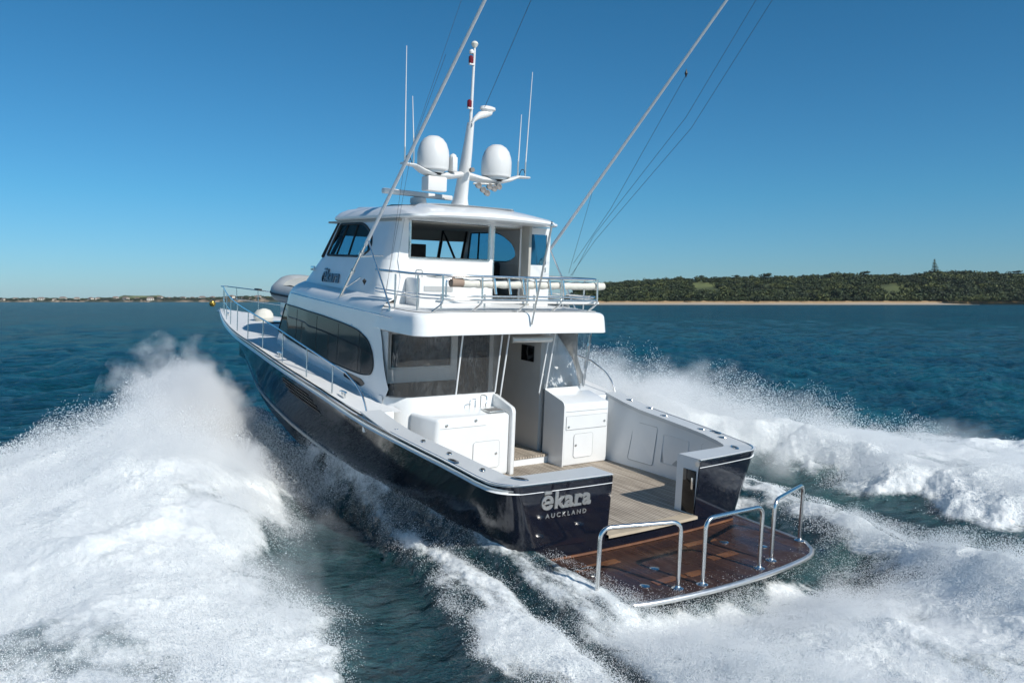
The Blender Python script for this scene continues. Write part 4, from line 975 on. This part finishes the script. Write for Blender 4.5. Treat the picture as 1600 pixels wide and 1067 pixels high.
# keep water out of the boat: press it down under the hull
hullw = np.interp(X, [-1.4, 0.5, 4, 8, 12, 15, 18, 20.5], [2.0, 2.2, 2.35, 2.35, 2.0, 1.4, 0.7, 0.0])
inb = (np.abs(Yw) < hullw) & (X > -1.35) & (X < 20.5)
ch = chop(X, Yw, sp)*(1-0.55*ae)
Z = WATER + h + ch
lim = np.interp(X, [-1.4, 0.3, 0.6, 4, 10], [0.22, 0.25, 0.3, 0.7, 1.3])
Z = np.where(inb, np.minimum(Z, lim), Z)
# free-surface tongue over the port corner of the platform is left as is
nr, na = X.shape
co = np.stack([X, Yw, Z], -1).reshape(-1, 3).astype(np.float32)
i0 = (np.arange(nr-1)[:, None]*na+np.arange(na)[None, :]); i1 = (np.arange(nr-1)[:, None]*na+((np.arange(na)+1) % na)[None, :])
quads = np.stack([i0, i1, i1+na, i0+na], -1).reshape(-1, 4).astype(np.int32)
me = bpy.data.meshes.new('water'); me.vertices.add(len(co)); me.vertices.foreach_set('co', co.ravel())
me.loops.add(quads.size); me.loops.foreach_set('vertex_index', quads.ravel())
me.polygons.add(len(quads)); me.polygons.foreach_set('loop_start', np.arange(0, quads.size, 4, dtype=np.int32)); me.polygons.foreach_set('loop_total', np.full(len(quads), 4, dtype=np.int32))
me.update(calc_edges=True); me.polygons.foreach_set('use_smooth', np.ones(len(quads), dtype=bool))
for nm, arr in (('foam', fo), ('aer', ae), ('bubbles', bu)):
    a_ = me.attributes.new(nm, 'FLOAT', 'POINT'); a_.data.foreach_set('value', arr.ravel().astype(np.float32))
water = link(bpy.data.objects.new('water', me)); tag(water, kind='structure')
m, t, p = newmat('sea_water'); out = t.nodes['Material Output']
geo = N(t, 'ShaderNodeNewGeometry'); pos = geo.outputs['Position']
at = N(t, 'ShaderNodeAttribute'); at.attribute_name = 'foam'; at2 = N(t, 'ShaderNodeAttribute'); at2.attribute_name = 'aer'
mx = N(t, 'ShaderNodeMixRGB'); t.links.new(at2.outputs['Fac'], mx.inputs[0]); mx.inputs[1].default_value = (0.003, 0.060, 0.086, 1); mx.inputs[2].default_value = (0.008, 0.036, 0.040, 1)
at3 = N(t, 'ShaderNodeAttribute'); at3.attribute_name = 'bubbles'; mb = N(t, 'ShaderNodeMixRGB'); t.links.new(at3.outputs['Fac'], mb.inputs[0]); t.links.new(mx.outputs[0], mb.inputs[1]); mb.inputs[2].default_value = (0.035, 0.105, 0.110, 1)
wl = noise(t, 0.16, 10, 0.72, vec=pos); wl2 = noise(t, 0.02, 4, 0.6, vec=pos); wa = N(t, 'ShaderNodeMath', operation='MULTIPLY_ADD'); t.links.new(wl2.outputs[0], wa.inputs[0]); wa.inputs[1].default_value = 0.4; t.links.new(wl.outputs[0], wa.inputs[2])
wr_ = ramp(t, wa.outputs[0], [(0.52, (0.40, 0.46, 0.50)), (0.70, (1.0, 1.0, 1.0)), (0.88, (1.9, 1.7, 1.5))]); wmx = N(t, 'ShaderNodeMixRGB', blend_type='MULTIPLY'); wmx.inputs[0].default_value = 1.0; t.links.new(mb.outputs[0], wmx.inputs[1]); t.links.new(wr_.outputs[0], wmx.inputs[2])  # wind patches, plus glints and dark wave faces painted into the base colour
t.links.new(wmx.outputs[0], p.inputs['Base Color']); p.inputs['Roughness'].default_value = 0.12; p.inputs['IOR'].default_value = 1.333
p.inputs['Specular IOR Level'].default_value = 0.13
n1 = noise(t, 2.2, 6, 0.62, vec=pos, stretch=(1, 0.75, 1)); n2 = noise(t, 11.0, 4, 0.6, vec=pos, stretch=(1, 0.6, 1)); n3 = noise(t, 0.35, 6, 0.6, vec=pos, stretch=(1, 0.6, 1))
b3_ = bump(t, n3.outputs[0], 0.6, 1.3); b1 = bump(t, n1.outputs[0], 1.0, 0.42, b3_.outputs[0]); b2 = bump(t, n2.outputs[0], 0.5, 0.035, b1.outputs[0]); t.links.new(b2.outputs[0], p.inputs['Normal'])
# foam shader
fo_ = N(t, 'ShaderNodeBsdfPrincipled'); fn1 = noise(t, 9.0, 8, 0.7, vec=pos); fn2 = noise(t, 40.0, 4, 0.6, vec=pos)
fr_ = ramp(t, fn1.outputs[0], [(0.3, (0.68, 0.73, 0.74)), (0.6, (0.90, 0.91, 0.90))]); t.links.new(fr_.outputs[0], fo_.inputs['Base Color']); fo_.inputs['Roughness'].default_value = 0.75
fo_.inputs['Subsurface Weight'].default_value = 0.0
fb = bump(t, fn1.outputs[0], 0.5, 0.05); fb2 = bump(t, fn2.outputs[0], 0.3, 0.012, fb.outputs[0]); t.links.new(fb2.outputs[0], fo_.inputs['Normal'])
# lacy coverage: foam attribute against streaky noise
s1 = noise(t, 1.6, 8, 0.68, vec=pos, stretch=(0.55, 1.3, 1)); s2 = noise(t, 14.0, 5, 0.65, vec=pos)
wsum = N(t, 'ShaderNodeMath', operation='MULTIPLY_ADD'); t.links.new(s2.outputs[0], wsum.inputs[0]); wsum.inputs[1].default_value = 0.45
t.links.new(s1.outputs[0], wsum.inputs[2])
sub = N(t, 'ShaderNodeMath', operation='MULTIPLY_ADD'); t.links.new(at.outputs['Fac'], sub.inputs[0]); sub.inputs[1].default_value = 1.15; t.links.new(wsum.outputs[0], sub.inputs[2])
cov = N(t, 'ShaderNodeMapRange', interpolation_type='SMOOTHSTEP'); cov.inputs[1].default_value = 1.12; cov.inputs[2].default_value = 1.55; t.links.new(sub.outputs[0], cov.inputs[0])
fm = N(t, 'ShaderNodeMath', operation='MULTIPLY'); t.links.new(cov.outputs[0], fm.inputs[0])
g0 = N(t, 'ShaderNodeMapRange'); g0.inputs[1].default_value = 0.02; g0.inputs[2].default_value = 0.3; t.links.new(at.outputs['Fac'], g0.inputs[0]); t.links.new(g0.outputs[0], fm.inputs[1])
wd_ = N(t, 'ShaderNodeBsdfDiffuse'); t.links.new(wmx.outputs[0], wd_.inputs[0]); t.links.new(b2.outputs[0], wd_.inputs['Normal'])
wg_ = N(t, 'ShaderNodeBsdfGlossy'); wg_.inputs['Roughness'].default_value = 0.10; t.links.new(b2.outputs[0], wg_.inputs['Normal'])
wf_ = N(t, 'ShaderNodeFresnel'); wf_.inputs[0].default_value = 1.333; t.links.new(b2.outputs[0], wf_.inputs['Normal'])
wk_ = N(t, 'ShaderNodeMath', operation='MULTIPLY'); wk_.inputs[1].default_value = 1.0; t.links.new(wf_.outputs[0], wk_.inputs[0]); wn_ = N(t, 'ShaderNodeMath', operation='MINIMUM'); wn_.inputs[1].default_value = 0.36; t.links.new(wk_.outputs[0], wn_.inputs[0])
wms = N(t, 'ShaderNodeMixShader'); t.links.new(wn_.outputs[0], wms.inputs[0]); t.links.new(wd_.outputs[0], wms.inputs[1]); t.links.new(wg_.outputs[0], wms.inputs[2])   # wind-roughened sea seen through a polariser
msh = N(t, 'ShaderNodeMixShader'); t.links.new(fm.outputs[0], msh.inputs[0]); t.links.new(wms.outputs[0], msh.inputs[1]); t.links.new(fo_.outputs[0], msh.inputs[2]); t.links.new(msh.outputs[0], out.inputs[0])
me.materials.append(m)

# ------------------------------------------------------------------ spray: clouds of droplets
m, t, p = newmat('spray_droplets'); p.inputs['Base Color'].default_value = (0.88, 0.89, 0.90, 1); p.inputs['Roughness'].default_value = 0.8
tl = N(t, 'ShaderNodeBsdfTranslucent'); tl.inputs[0].default_value = (0.88, 0.9, 0.9, 1); ms_ = N(t, 'ShaderNodeMixShader'); ms_.inputs[0].default_value = 0.4
t.links.new(p.outputs[0], ms_.inputs[1]); t.links.new(tl.outputs[0], ms_.inputs[2]); t.links.new(ms_.outputs[0], t.nodes['Material Output'].inputs[0])
SPR = m
gn = bpy.data.node_groups.new('droplets', 'GeometryNodeTree')
gn.interface.new_socket('Geometry', in_out='INPUT', socket_type='NodeSocketGeometry'); gn.interface.new_socket('Geometry', in_out='OUTPUT', socket_type='NodeSocketGeometry')
gi = gn.nodes.new('NodeGroupInput'); go = gn.nodes.new('NodeGroupOutput'); mp_ = gn.nodes.new('GeometryNodeMeshToPoints'); na_ = gn.nodes.new('GeometryNodeInputNamedAttribute'); na_.data_type = 'FLOAT'; na_.inputs['Name'].default_value = 'rad'
sm = gn.nodes.new('GeometryNodeSetMaterial'); sm.inputs['Material'].default_value = SPR
gn.links.new(gi.outputs[0], mp_.inputs['Mesh']); gn.links.new(na_.outputs['Attribute'], mp_.inputs['Radius']); gn.links.new(mp_.outputs[0], sm.inputs[0]); gn.links.new(sm.outputs[0], go.inputs[0])
def spray(name, P_, R_, label):
    me = bpy.data.meshes.new(name); me.vertices.add(len(P_)); me.vertices.foreach_set('co', P_.astype(np.float32).ravel())
    a_ = me.attributes.new('rad', 'FLOAT', 'POINT'); a_.data.foreach_set('value', R_.astype(np.float32)); me.materials.append(SPR)
    o = link(bpy.data.objects.new(name, me)); md = o.modifiers.new('droplets', 'NODES'); md.node_group = gn
    return tag(o, label, 'spray', kind='stuff')
def clumps(x, y, z, s, k): return fbm(x*s+z*0.9*s, y*s-z*1.1*s, 4, k)
def sample(n, xr, yr, hs_fn, keep_fn, k):
    x = rng.uniform(*xr, n); y = rng.uniform(*yr, n)
    hh, ff, _ = wake(x, y); hs = hs_fn(x, y)
    e = rng.exponential(1.0, n); e = np.where(e > 2.4, 2.4*rng.random(n), e); z = WATER+hh+e*hs
    kp = rng.random(n) < keep_fn(x, y, e, ff); return x[kp], y[kp], z[kp], e[kp]
# port plume
x, y, z, e = sample(4200000, (-7, 15.5), (2.4, 13), lambda x, y: ii(x, [-7, 0, 4, 7, 9, 11, 13, 15], [0.05, 0.08, 0.14, 0.28, 0.42, 0.44, 0.34, 0.14])*(0.35+1.3*fbm(x*1.1, y*1.1, 4, 0))*np.exp(-((y-ii(x, [0, 6, 10, 13], [7.4, 6.0, 5.3, 4.2]))/3.3)**2)+0.035,
    lambda x, y, e, f: f*np.clip(0.15+2.4*(clumps(x, y, e*0.3, 0.9, 1)-0.35), 0.02, 1), 1)
n_ = 500000; mx_ = rng.uniform(5.5, 14.0, n_); my_ = np.interp(mx_, [5.5, 9, 12, 14], [2.75, 2.75, 2.5, 2.0])+rng.exponential(0.75, n_); mz_ = WATER+rng.uniform(0, 1, n_)**1.3*np.interp(mx_, [5.5, 8, 11, 14], [0.5, 0.9, 1.5, 0.9])
kk = rng.random(n_) < 0.25+clumps(mx_, my_, mz_, 0.7, 3)*0.25-0.15
x = np.concatenate([x, mx_[kk]]); y = np.concatenate([y, my_[kk]]); z = np.concatenate([z, mz_[kk]])
P_ = np.stack([x, y, z], -1); spray('bow_spray', P_, (1+0.55*sst(5, 8, x))*(0.0012+0.0042*rng.random(len(x))**2.5)*(1+1.2*(rng.random(len(x)) > 0.985)), 'white plume of bow spray thrown up to port of the dark hull')
# starboard plume
x, y, z, e = sample(2800000, (-7, 15), (-15, -2.6), lambda x, y: ii(x, [-7, -2, 0, 3, 6, 10, 13], [0.16, 0.24, 0.26, 0.34, 0.46, 0.42, 0.15])*(0.25+1.6*fbm(x*1.2, y*1.2, 4, 3))*np.exp(-((y-ii(x, [-2, 4, 8, 12], [-9.5, -8.5, -6.2, -4.5]))/2.4)**2)+0.03,
    lambda x, y, e, f: f*np.clip(0.10+2.6*(clumps(x, y, e*0.3, 0.8, 2)-0.36), 0.01, 1), 2)
spray('quarter_spray', np.stack([x, y, z], -1), (0.0018+0.0062*rng.random(len(x))**2.0)*(1+0.3*sst(4, 7, x)), 'broken white spray rising from the wake beyond the starboard side')
# along the port topsides and off the platform
x, y, z, e = sample(1100000, (-6, 9.0), (1.6, 6), lambda x, y: 0.05+0.04*fbm(x*1.3, y*1.3, 3, 0), lambda x, y, e, f: f*np.clip(0.3+2.0*(clumps(x, y, e*0.1, 2.0, 3)-0.4), 0.03, 1)*((y > 2.66) | (x < 0.2)), 3)
spray('hull_spray', np.stack([x, y, z], -1), rng.uniform(0.0014, 0.0042, len(x)), 'thin sheet of spray running along the navy port topsides')
x, y, z, e = sample(1500000, (-7.5, -1.3), (-5, 3.2), lambda x, y: 0.06+0.07*fbm(x*1.1, y*1.1, 3, 0)+0.06*sst(1, 4, -x-1), lambda x, y, e, f: f*np.clip(0.2+2.2*(clumps(x, y, e*0.1, 1.6, 4)-0.4), 0.02, 1), 4)
spray('wake_spray', np.stack([x, y, z], -1), rng.uniform(0.0014, 0.0044, len(x)), 'white churned spray boiling up behind the swim platform')

def mist(name, c_, r_, dens, label, rot=0.0, seed=0.0):
    bm = bmesh.new(); bmesh.ops.create_icosphere(bm, subdivisions=3, radius=1.0); me = bpy.data.meshes.new(name); bm.to_mesh(me); bm.free()
    m = bpy.data.materials.new(name); m.use_nodes = True; t = m.node_tree; t.nodes.remove(t.nodes['Principled BSDF']); out = t.nodes['Material Output']
    pv = N(t, 'ShaderNodeVolumePrincipled'); pv.inputs['Color'].default_value = (1, 1, 1, 1); pv.inputs['Anisotropy'].default_value = 0.0
    tc = N(t, 'ShaderNodeTexCoord'); ln = N(t, 'ShaderNodeVectorMath', operation='LENGTH'); t.links.new(tc.outputs['Object'], ln.inputs[0])
    ge = N(t, 'ShaderNodeNewGeometry'); n1 = noise(t, 0.8, 5, 0.62, vec=ge.outputs['Position'])
    sb = N(t, 'ShaderNodeMath', operation='MULTIPLY_ADD'); t.links.new(n1.outputs[0], sb.inputs[0]); sb.inputs[1].default_value = 2.3
    iv = N(t, 'ShaderNodeMath', operation='SUBTRACT'); iv.inputs[0].default_value = -0.38; t.links.new(ln.outputs['Value'], iv.inputs[1]); t.links.new(iv.outputs[0], sb.inputs[2])
    mr = N(t, 'ShaderNodeMapRange'); mr.inputs[1].default_value = 0.0; mr.inputs[2].default_value = 0.7; mr.inputs[4].default_value = dens; t.links.new(sb.outputs[0], mr.inputs[0]); t.links.new(mr.outputs[0], pv.inputs['Density'])
    t.links.new(pv.outputs[0], out.inputs['Volume']); me.materials.append(m); m.cycles.homogeneous_volume = False
    o = link(bpy.data.objects.new(name, me)); o.location = c_; o.scale = r_; o.rotation_euler = (0, 0, rot); return tag(o, label, 'mist', kind='stuff')
mist('bow_mist', (10.6, 4.75, 1.9), (3.5, 1.75, 2.0), 2.8, 'soft veil of fine mist at the peak of the plume thrown up by the bow')
mist('plume_mist', (7.5, 6.1, 1.15), (5.0, 2.3, 1.4), 1.7, 'pale mist trailing down the back of the bow plume')
mist('foam_haze', (4.0, 7.6, 0.9), (8.0, 3.6, 1.1), 0.7, 'thin haze of spray lying low over the broad foam to port')
mist('wake_mist', (7.2, -6.6, 1.35), (6.2, 3.0, 1.9), 1.2, 'fine mist drifting over the splash beyond the cockpit')
mist('splash_mist', (-0.5, -8.6, 1.0), (2.2, 1.6, 1.0), 0.7, 'small burst of mist over the foam at the right')
mist('wash_mist', (-5.2, -0.6, 0.5), (3.2, 3.4, 0.5), 1.2, 'low mist over the churned wash astern of the platform')
S.cycles.volume_step_rate = 2.0; S.cycles.volume_max_steps = 64; S.cycles.volume_bounces = 5
# ================================================================== land
def far(px, dist):
    """point on a bearing given by a horizontal angle, in world metres"""
    a_ = yaw - math.atan((px-800)/1279.1); return cx+dist*math.cos(a_)/math.cos(a_-yaw), cy+dist*math.sin(a_)/math.cos(a_-yaw)
leafm, t, p = newmat('bush_foliage'); oi = N(t, 'ShaderNodeNewGeometry'); nn = noise(t, 0.035, 6, 0.65, vec=oi.outputs['Position']); rp = ramp(t, nn.outputs[0], [(0.36, (0.011, 0.022, 0.009)), (0.50, (0.030, 0.050, 0.015)), (0.66, (0.10, 0.115, 0.030))])
rn = N(t, 'ShaderNodeMixRGB', blend_type='MULTIPLY'); rn.inputs[0].default_value = 0.8; rr_ = ramp(t, oi.outputs['Random Per Island'], [(0, (0.55, 0.6, 0.55)), (1, (1.5, 1.4, 1.25))]); t.links.new(rp.outputs[0], rn.inputs[1]); t.links.new(rr_.outputs[0], rn.inputs[2]); t.links.new(rn.outputs[0], p.inputs['Base Color']); p.inputs['Roughness'].default_value = 0.75
M['leaf'] = leafm
M['bark'] = simple('bark', (0.08, 0.06, 0.045), 0.9)
hillm, t, p = newmat('hill_ground'); gg = N(t, 'ShaderNodeNewGeometry'); nn = noise(t, 0.012, 6, 0.6, vec=gg.outputs['Position']); rp = ramp(t, nn.outputs[0], [(0.42, (0.045, 0.060, 0.018)), (0.60, (0.14, 0.16, 0.045))]); t.links.new(rp.outputs[0], p.inputs['Base Color']); p.inputs['Roughness'].default_value = 0.9
M['hill'] = hillm
M['sand'] = simple('shell_sand', (0.42, 0.36, 0.28), 0.9, var=0.1)
M['bank'] = simple('clay_bank', (0.36, 0.24, 0.13), 0.9, var=0.25)
D0 = 860.0
SC = D0/1279.1
# crest height profile by horizontal angle (m above water)
HP = [(880, 0.5), (905, 16), (935, 23), (990, 27), (1060, 29), (1110, 30), (1160, 31), (1240, 31), (1290, 34), (1325, 36), (1370, 33), (1420, 34), (1470, 37), (1520, 35), (1600, 33), (1700, 36), (1850, 30), (2000, 20)]
hpx = [a_ for a_, _ in HP]; hpz = [b_ for _, b_ in HP]
def hillh(px, s):
    """s 0 at the shore, 1 at the crest (220 m back), 2 far side"""
    top = np.interp(px, hpx, hpz); und = 0.16*(fbm(np.asarray(px)*0.018, np.asarray(s)*3.0, 4, 2)-0.5)
    prof = np.interp(s, [0, 0.04, 0.3, 0.6, 1.0, 1.5, 2.0], [0.0, 0.05, 0.38, 0.72, 1.0, 0.9, 0.2])
    return np.maximum(0, top*(prof+und*np.minimum(1, s*2)*(s > 0.05)))
pxs = np.linspace(860, 2050, 220); ss = np.linspace(0, 2, 40)
v = []; 
for px in pxs:
    for s in ss:
        x_, y_ = far(px, D0+4+s*230*(1+0.0)); v.append((x_, y_, WATER+1.2+float(hillh(px, s))))
f = [(i*40+k, (i+1)*40+k, (i+1)*40+k+1, i*40+k+1) for i in range(219) for k in range(39)]
hl = mk('hills', v, f, 'hill', None, smooth=True, auto=False); tag(hl, kind='structure')
v = []; pxb = np.linspace(860, 1530, 140)
for px in pxb:
    k_ = min(1.0, max(0.02, (1530-px)/60)); jj = 2.5*math.sin(px*0.05)+1.5*math.sin(px*0.017)
    for (dd, zz) in ((-9*k_+3*(1-k_), -0.3), (-3*k_+3*(1-k_), 0.5*k_), (3, 1.3*k_), (7, 2.0*k_)):
        x_, y_ = far(px, D0+dd+jj*0.5*k_); v.append((x_, y_, WATER+zz+0.1))
f = [(i*4+k, (i+1)*4+k, (i+1)*4+k+1, i*4+k+1) for i in range(139) for k in range(3)]
bc = mk('beach', v, f, 'sand', None, smooth=True); tag(bc, kind='structure')
v = []
for px in pxs:
    for (dd, zz) in ((5, 1.6), (6.5, 2.9+0.8*math.sin(px*0.11)+0.5*math.sin(px*0.31)), (9, 3.6)):
        x_, y_ = far(px, D0+dd); v.append((x_, y_, WATER+zz))
f = [(i*3+k, (i+1)*3+k, (i+1)*3+k+1, i*3+k+1) for i in range(219) for k in range(2)]
bk_ = mk('clay_bank', v, f, 'bank', None, smooth=True); tag(bk_, kind='structure')
# crowns made of many leaf-sized facets
def crown_template(seed, nleaf=110):
    r = np.random.default_rng(seed); V = []; F = []
    lobes = r.normal(size=(6, 3))*np.array([0.45, 0.45, 0.25]); lobes[:, 2] = np.abs(lobes[:, 2])*0.8
    for i in range(nleaf):
        l = lobes[i % 6]; dn = r.normal(size=3); dn /= np.linalg.norm(dn); c_ = l+dn*0.48*np.array([1, 1, 0.8])*r.uniform(0.75, 1.08)
        a_ = r.normal(size=3); a_ /= np.linalg.norm(a_); n_ = dn+0.7*a_; n_ /= np.linalg.norm(n_); u = np.cross(n_, [0.3, 0.5, 0.81]); u /= np.linalg.norm(u); w_ = np.cross(n_, u); sz = r.uniform(0.11, 0.21)
        b_ = len(V); V += [c_-u*sz, c_+w_*sz*0.8, c_+u*sz, c_-w_*sz*0.8+n_*0.05]; F.append((b_, b_+1, b_+2, b_+3))
    return np.array(V), np.array(F)
TPL = [crown_template(s) for s in range(8)]
def forest(name, items, label):
    VV = []; FF = []; off_ = 0
    for i, (x_, y_, z_, r_, h_) in enumerate(items):
        V, F = TPL[i % 8]; a_ = (i*2.399) % (2*PI); c_, s_ = math.cos(a_), math.sin(a_)
        W_ = np.stack([(V[:, 0]*c_-V[:, 1]*s_)*r_+x_, (V[:, 0]*s_+V[:, 1]*c_)*r_+y_, V[:, 2]*h_+z_], -1); VV.append(W_); FF.append(F+off_); off_ += len(V)
    VV = np.concatenate(VV).astype(np.float32); FF = np.concatenate(FF).astype(np.int32)
    me = bpy.data.meshes.new(name); me.vertices.add(len(VV)); me.vertices.foreach_set('co', VV.ravel()); me.loops.add(FF.size); me.loops.foreach_set('vertex_index', FF.ravel())
    me.polygons.add(len(FF)); me.polygons.foreach_set('loop_start', np.arange(0, FF.size, 4, dtype=np.int32)); me.polygons.foreach_set('loop_total', np.full(len(FF), 4, dtype=np.int32)); me.update(calc_edges=True); me.materials.append(leafm)
    o = link(bpy.data.objects.new(name, me)); return o
items = []
r3 = np.random.default_rng(21)
for i in range(4300):
    px = r3.uniform(885, 1900); s = r3.uniform(0.035, 1.03)
    clear = fbm(np.array([px*0.02]), np.array([s*4.0]), 3, 4)[0]
    if clear > 0.62 and 0.15 < s < 0.85 and px < 1480: continue
    x_, y_ = far(px, D0+4+s*230); z_ = WATER+1.2+float(hillh(px, s)); r_ = r3.uniform(2.2, 5.2)*(1.3 if s < 0.2 or px > 1450 else 1.0)*(1.25 if r3.random() < 0.12 else 1.0)
    items.append((x_, y_, z_+r_*0.45, r_, r_*r3.uniform(0.8, 1.15)))
for px in np.arange(900, 1900, 4.2):
    x_, y_ = far(px+r3.uniform(-2, 2), D0+(10 if px < 1480 else 1)+r3.uniform(0, 5)); r_ = r3.uniform(2.4, 5.0)*(1.35 if px > 1470 else 1); items.append((x_, y_, WATER+2.8+r_*0.5, r_, r_))
wd_ = forest('woodland', items, ''); tag(wd_, 'dense dark green coastal bush covering the headland', 'woodland', kind='stuff')
# single trees on the skyline
def tree(px, s, r_, h_, trunk, label, cat='tree', group=None):
    x_, y_ = far(px, D0+4+s*230); z_ = WATER+3.4+float(hillh(px, s)); e_ = bpy.data.objects.new('broadleaf_tree', None); C.objects.link(e_); e_.location = (x_, y_, z_)
    G().tube([(0, 0, -1), (0.3, 0.1, trunk*0.6), (0, 0, trunk+h_*0.4)], [r_*0.10, r_*0.07, r_*0.04], 7).done('trunk', 'bark', e_, smooth=True)
    its = []
    for k in range(9):
        a_ = k*2.4; its.append((math.cos(a_)*r_*0.55*(k > 0), math.sin(a_)*r_*0.55*(k > 0), trunk+h_*(0.35+0.25*random.random()), r_*0.62, h_*0.62))
    cr = forest('crown', its, ''); cr.parent = e_; tag(e_, label, cat, group); return e_
tree(1197, 1.0, 6.0, 6.5, 0.5, 'broad dome-topped tree alone on the ridge of the headland')
tree(1352, 1.0, 4.5, 4.0, 2.5, 'rounded tree above the highest part of the ridge, left of the tall pine')
tree(1586, 1.0, 6.0, 3.0, 4.0, 'flat-topped tree on the ridge at the far right edge')
tree(1095, 1.0, 4.0, 3.2, 1.5, 'small rounded tree on the left slope of the ridge')
tree(1150, 1.0, 3.8, 2.8, 1.5, 'low tree on the ridge just left of the dome-topped one')
# tall tiered pine
x_, y_ = far(1458, D0+4+225); z_ = WATER+3.6+float(hillh(1458, 0.97)); e_ = bpy.data.objects.new('norfolk_pine', None); C.objects.link(e_); e_.location = (x_, y_, z_)
G().tube([(0, 0, -1), (0, 0, 20)], [0.5, 0.08], 7).done('trunk', 'bark', e_, smooth=True)
its = []
for k in range(9):
    zz = 3.5+k*1.95; rr1 = (5.2-0.55*k)
    for q in range(7):
        a_ = q*2*PI/7+k; its.append((math.cos(a_)*rr1*0.5, math.sin(a_)*rr1*0.5, zz+0.25*rr1*0.3, max(0.7, rr1*0.62), 1.0)); its.append((math.cos(a_+.4)*rr1*0.15, math.sin(a_+.4)*rr1*0.15, zz+0.6, max(0.7, rr1*0.5), 1.0))
cr = forest('crown', its, ''); cr.parent = e_; tag(e_, 'tall dark conifer with tiered branches standing above the headland ridge', 'pine tree')
# ---- distant left shore
D1 = 2600.0
v = []; pxs2 = np.linspace(-700, 900, 260)
def shore_h(px): return np.interp(px, [-700, 0, 60, 120, 200, 300, 420, 600, 900], [9, 9, 8, 8, 9, 12, 15, 14, 9])*(0.75+0.5*fbm(np.atleast_1d(px)*0.03, np.atleast_1d(px)*0.0, 3, 2)[0])
for px in pxs2:
    for (dd, k_) in ((-6, 0.0), (0, 0.02), (4, 0.5), (40, 0.9), (120, 1.0), (260, 0.5)):
        x_, y_ = far(px, D1+dd); v.append((x_, y_, WATER-0.2+k_*float(shore_h(px))))
f = [(i*6+k, (i+1)*6+k, (i+1)*6+k+1, i*6+k+1) for i in range(259) for k in range(5)]
m, t, p = newmat('far_cliff'); gg = N(t, 'ShaderNodeNewGeometry'); nn = noise(t, 0.03, 5, 0.6, vec=gg.outputs['Position']); rp = ramp(t, nn.outputs[0], [(0.46, (0.04, 0.05, 0.03)), (0.60, (0.26, 0.19, 0.13)), (0.7, (0.44, 0.35, 0.26))]); t.links.new(rp.outputs[0], p.inputs['Base Color']); p.inputs['Roughness'].default_value = 0.9
fs = mk('far_shore', v, f, m, None, smooth=True); tag(fs, kind='structure')
items = []
for i in range(2400):
    px = r3.uniform(-600, 850); dd = r3.uniform(3, 120); x_, y_ = far(px, D1+dd); hh_ = float(shore_h(px))*np.interp(dd, [3, 4, 40, 120], [0.3, 0.5, 0.9, 1.0]); r_ = r3.uniform(3, 7.0); items.append((x_, y_, WATER+hh_+r_*0.35, r_*1.3, r_*0.8))
fw = forest('shore_trees', items, ''); tag(fw, 'dark belt of trees along the distant low shore', 'woodland', kind='stuff')
# volcanic cone beyond
v = []
for k in range(40):
    px = 160+k*3.0; x_, y_ = far(px, 5200)
    q = (k-19.5)/19.5; zz = 40*max(0, min(1, (1-abs(q))*1.9))-4*math.cos(q*3)*(abs(q) < 0.4)
    v += [(x_, y_, WATER), (x_+30, y_-20, WATER+max(0.1, zz)), (x_+200, y_-140, WATER)]
f = [(i*3+k, (i+1)*3+k, (i+1)*3+k+1, i*3+k+1) for i in range(39) for k in range(2)]
hc = mk('distant_hill', v, f, 'hill', None, smooth=True, auto=False); tag(hc, kind='structure')
# waterside houses: one with parts, the rest copies
M['hwall'] = simple('pale_render', (0.60, 0.56, 0.48), 0.8); M['hroof'] = simple('house_roof', (0.22, 0.15, 0.12), 0.8)
hs = bpy.data.objects.new('waterside_house', None); C.objects.link(hs)
wl = G().box(-5, 5, -8, 8, 0, 6).done('wall', 'hwall', hs)
mk('roof', [(-5.5, -8.5, 6), (5.5, -8.5, 6), (5.5, 8.5, 6), (-5.5, 8.5, 6), (0, -5, 9), (0, 5, 9)], [(0, 1, 4), (1, 2, 5, 4), (2, 3, 5), (3, 0, 4, 5)], 'hroof', hs)
for y_ in (-5, 0, 5): G().box(-5.1, -5.0, y_-1.2, y_+1.2, 2, 4.5).done('window', 'dglass', hs)
LB = 'tiny pale house among dark trees on the distant low shore'
tag(hs, LB, 'house', 'houses along the distant shore')
first = True
for i, px in enumerate([8, 24, 47, 66, 84, 103, 118, 139, 157, 178, 196, 214, 235, 251, 268, 287, 302, 318, 329, 351, 366, 379, 392, 405]):
    if first: o = hs; first = False
    else:
        o = hs.copy(); C.objects.link(o)
        for chd in hs.children:
            c_ = chd.copy(); c_.parent = o; C.objects.link(c_)
    dd = r3.uniform(2, 60); x_, y_ = far(px+r3.uniform(-4, 4), D1+dd); o.location = (x_, y_, WATER+float(shore_h(px))*np.interp(dd, [2, 40], [0.4, 0.8])-0.5); s_ = r3.uniform(0.7, 1.3); o.scale = (s_, s_, s_); o.rotation_euler = (0, 0, yaw+r3.uniform(-0.6, 0.6))

# ---- thin sea air: far things fade a little
hz = bpy.data.meshes.new('haze'); hb = G().box(-7000, 7000, -9000, 7000, -1.5, 75); hz.from_pydata(hb.v, [], hb.f); hm = bpy.data.materials.new('haze'); hm.use_nodes = True; ht = hm.node_tree; ht.nodes.remove(ht.nodes['Principled BSDF'])
hp_ = ht.nodes.new('ShaderNodeVolumePrincipled'); hp_.inputs['Density'].default_value = 0.000025; hp_.inputs['Color'].default_value = (0.86, 0.93, 1.0, 1); ht.links.new(hp_.outputs[0], ht.nodes['Material Output'].inputs['Volume']); hz.materials.append(hm)
ho = link(bpy.data.objects.new('haze', hz)); tag(ho, 'thin sea haze', kind='stuff')
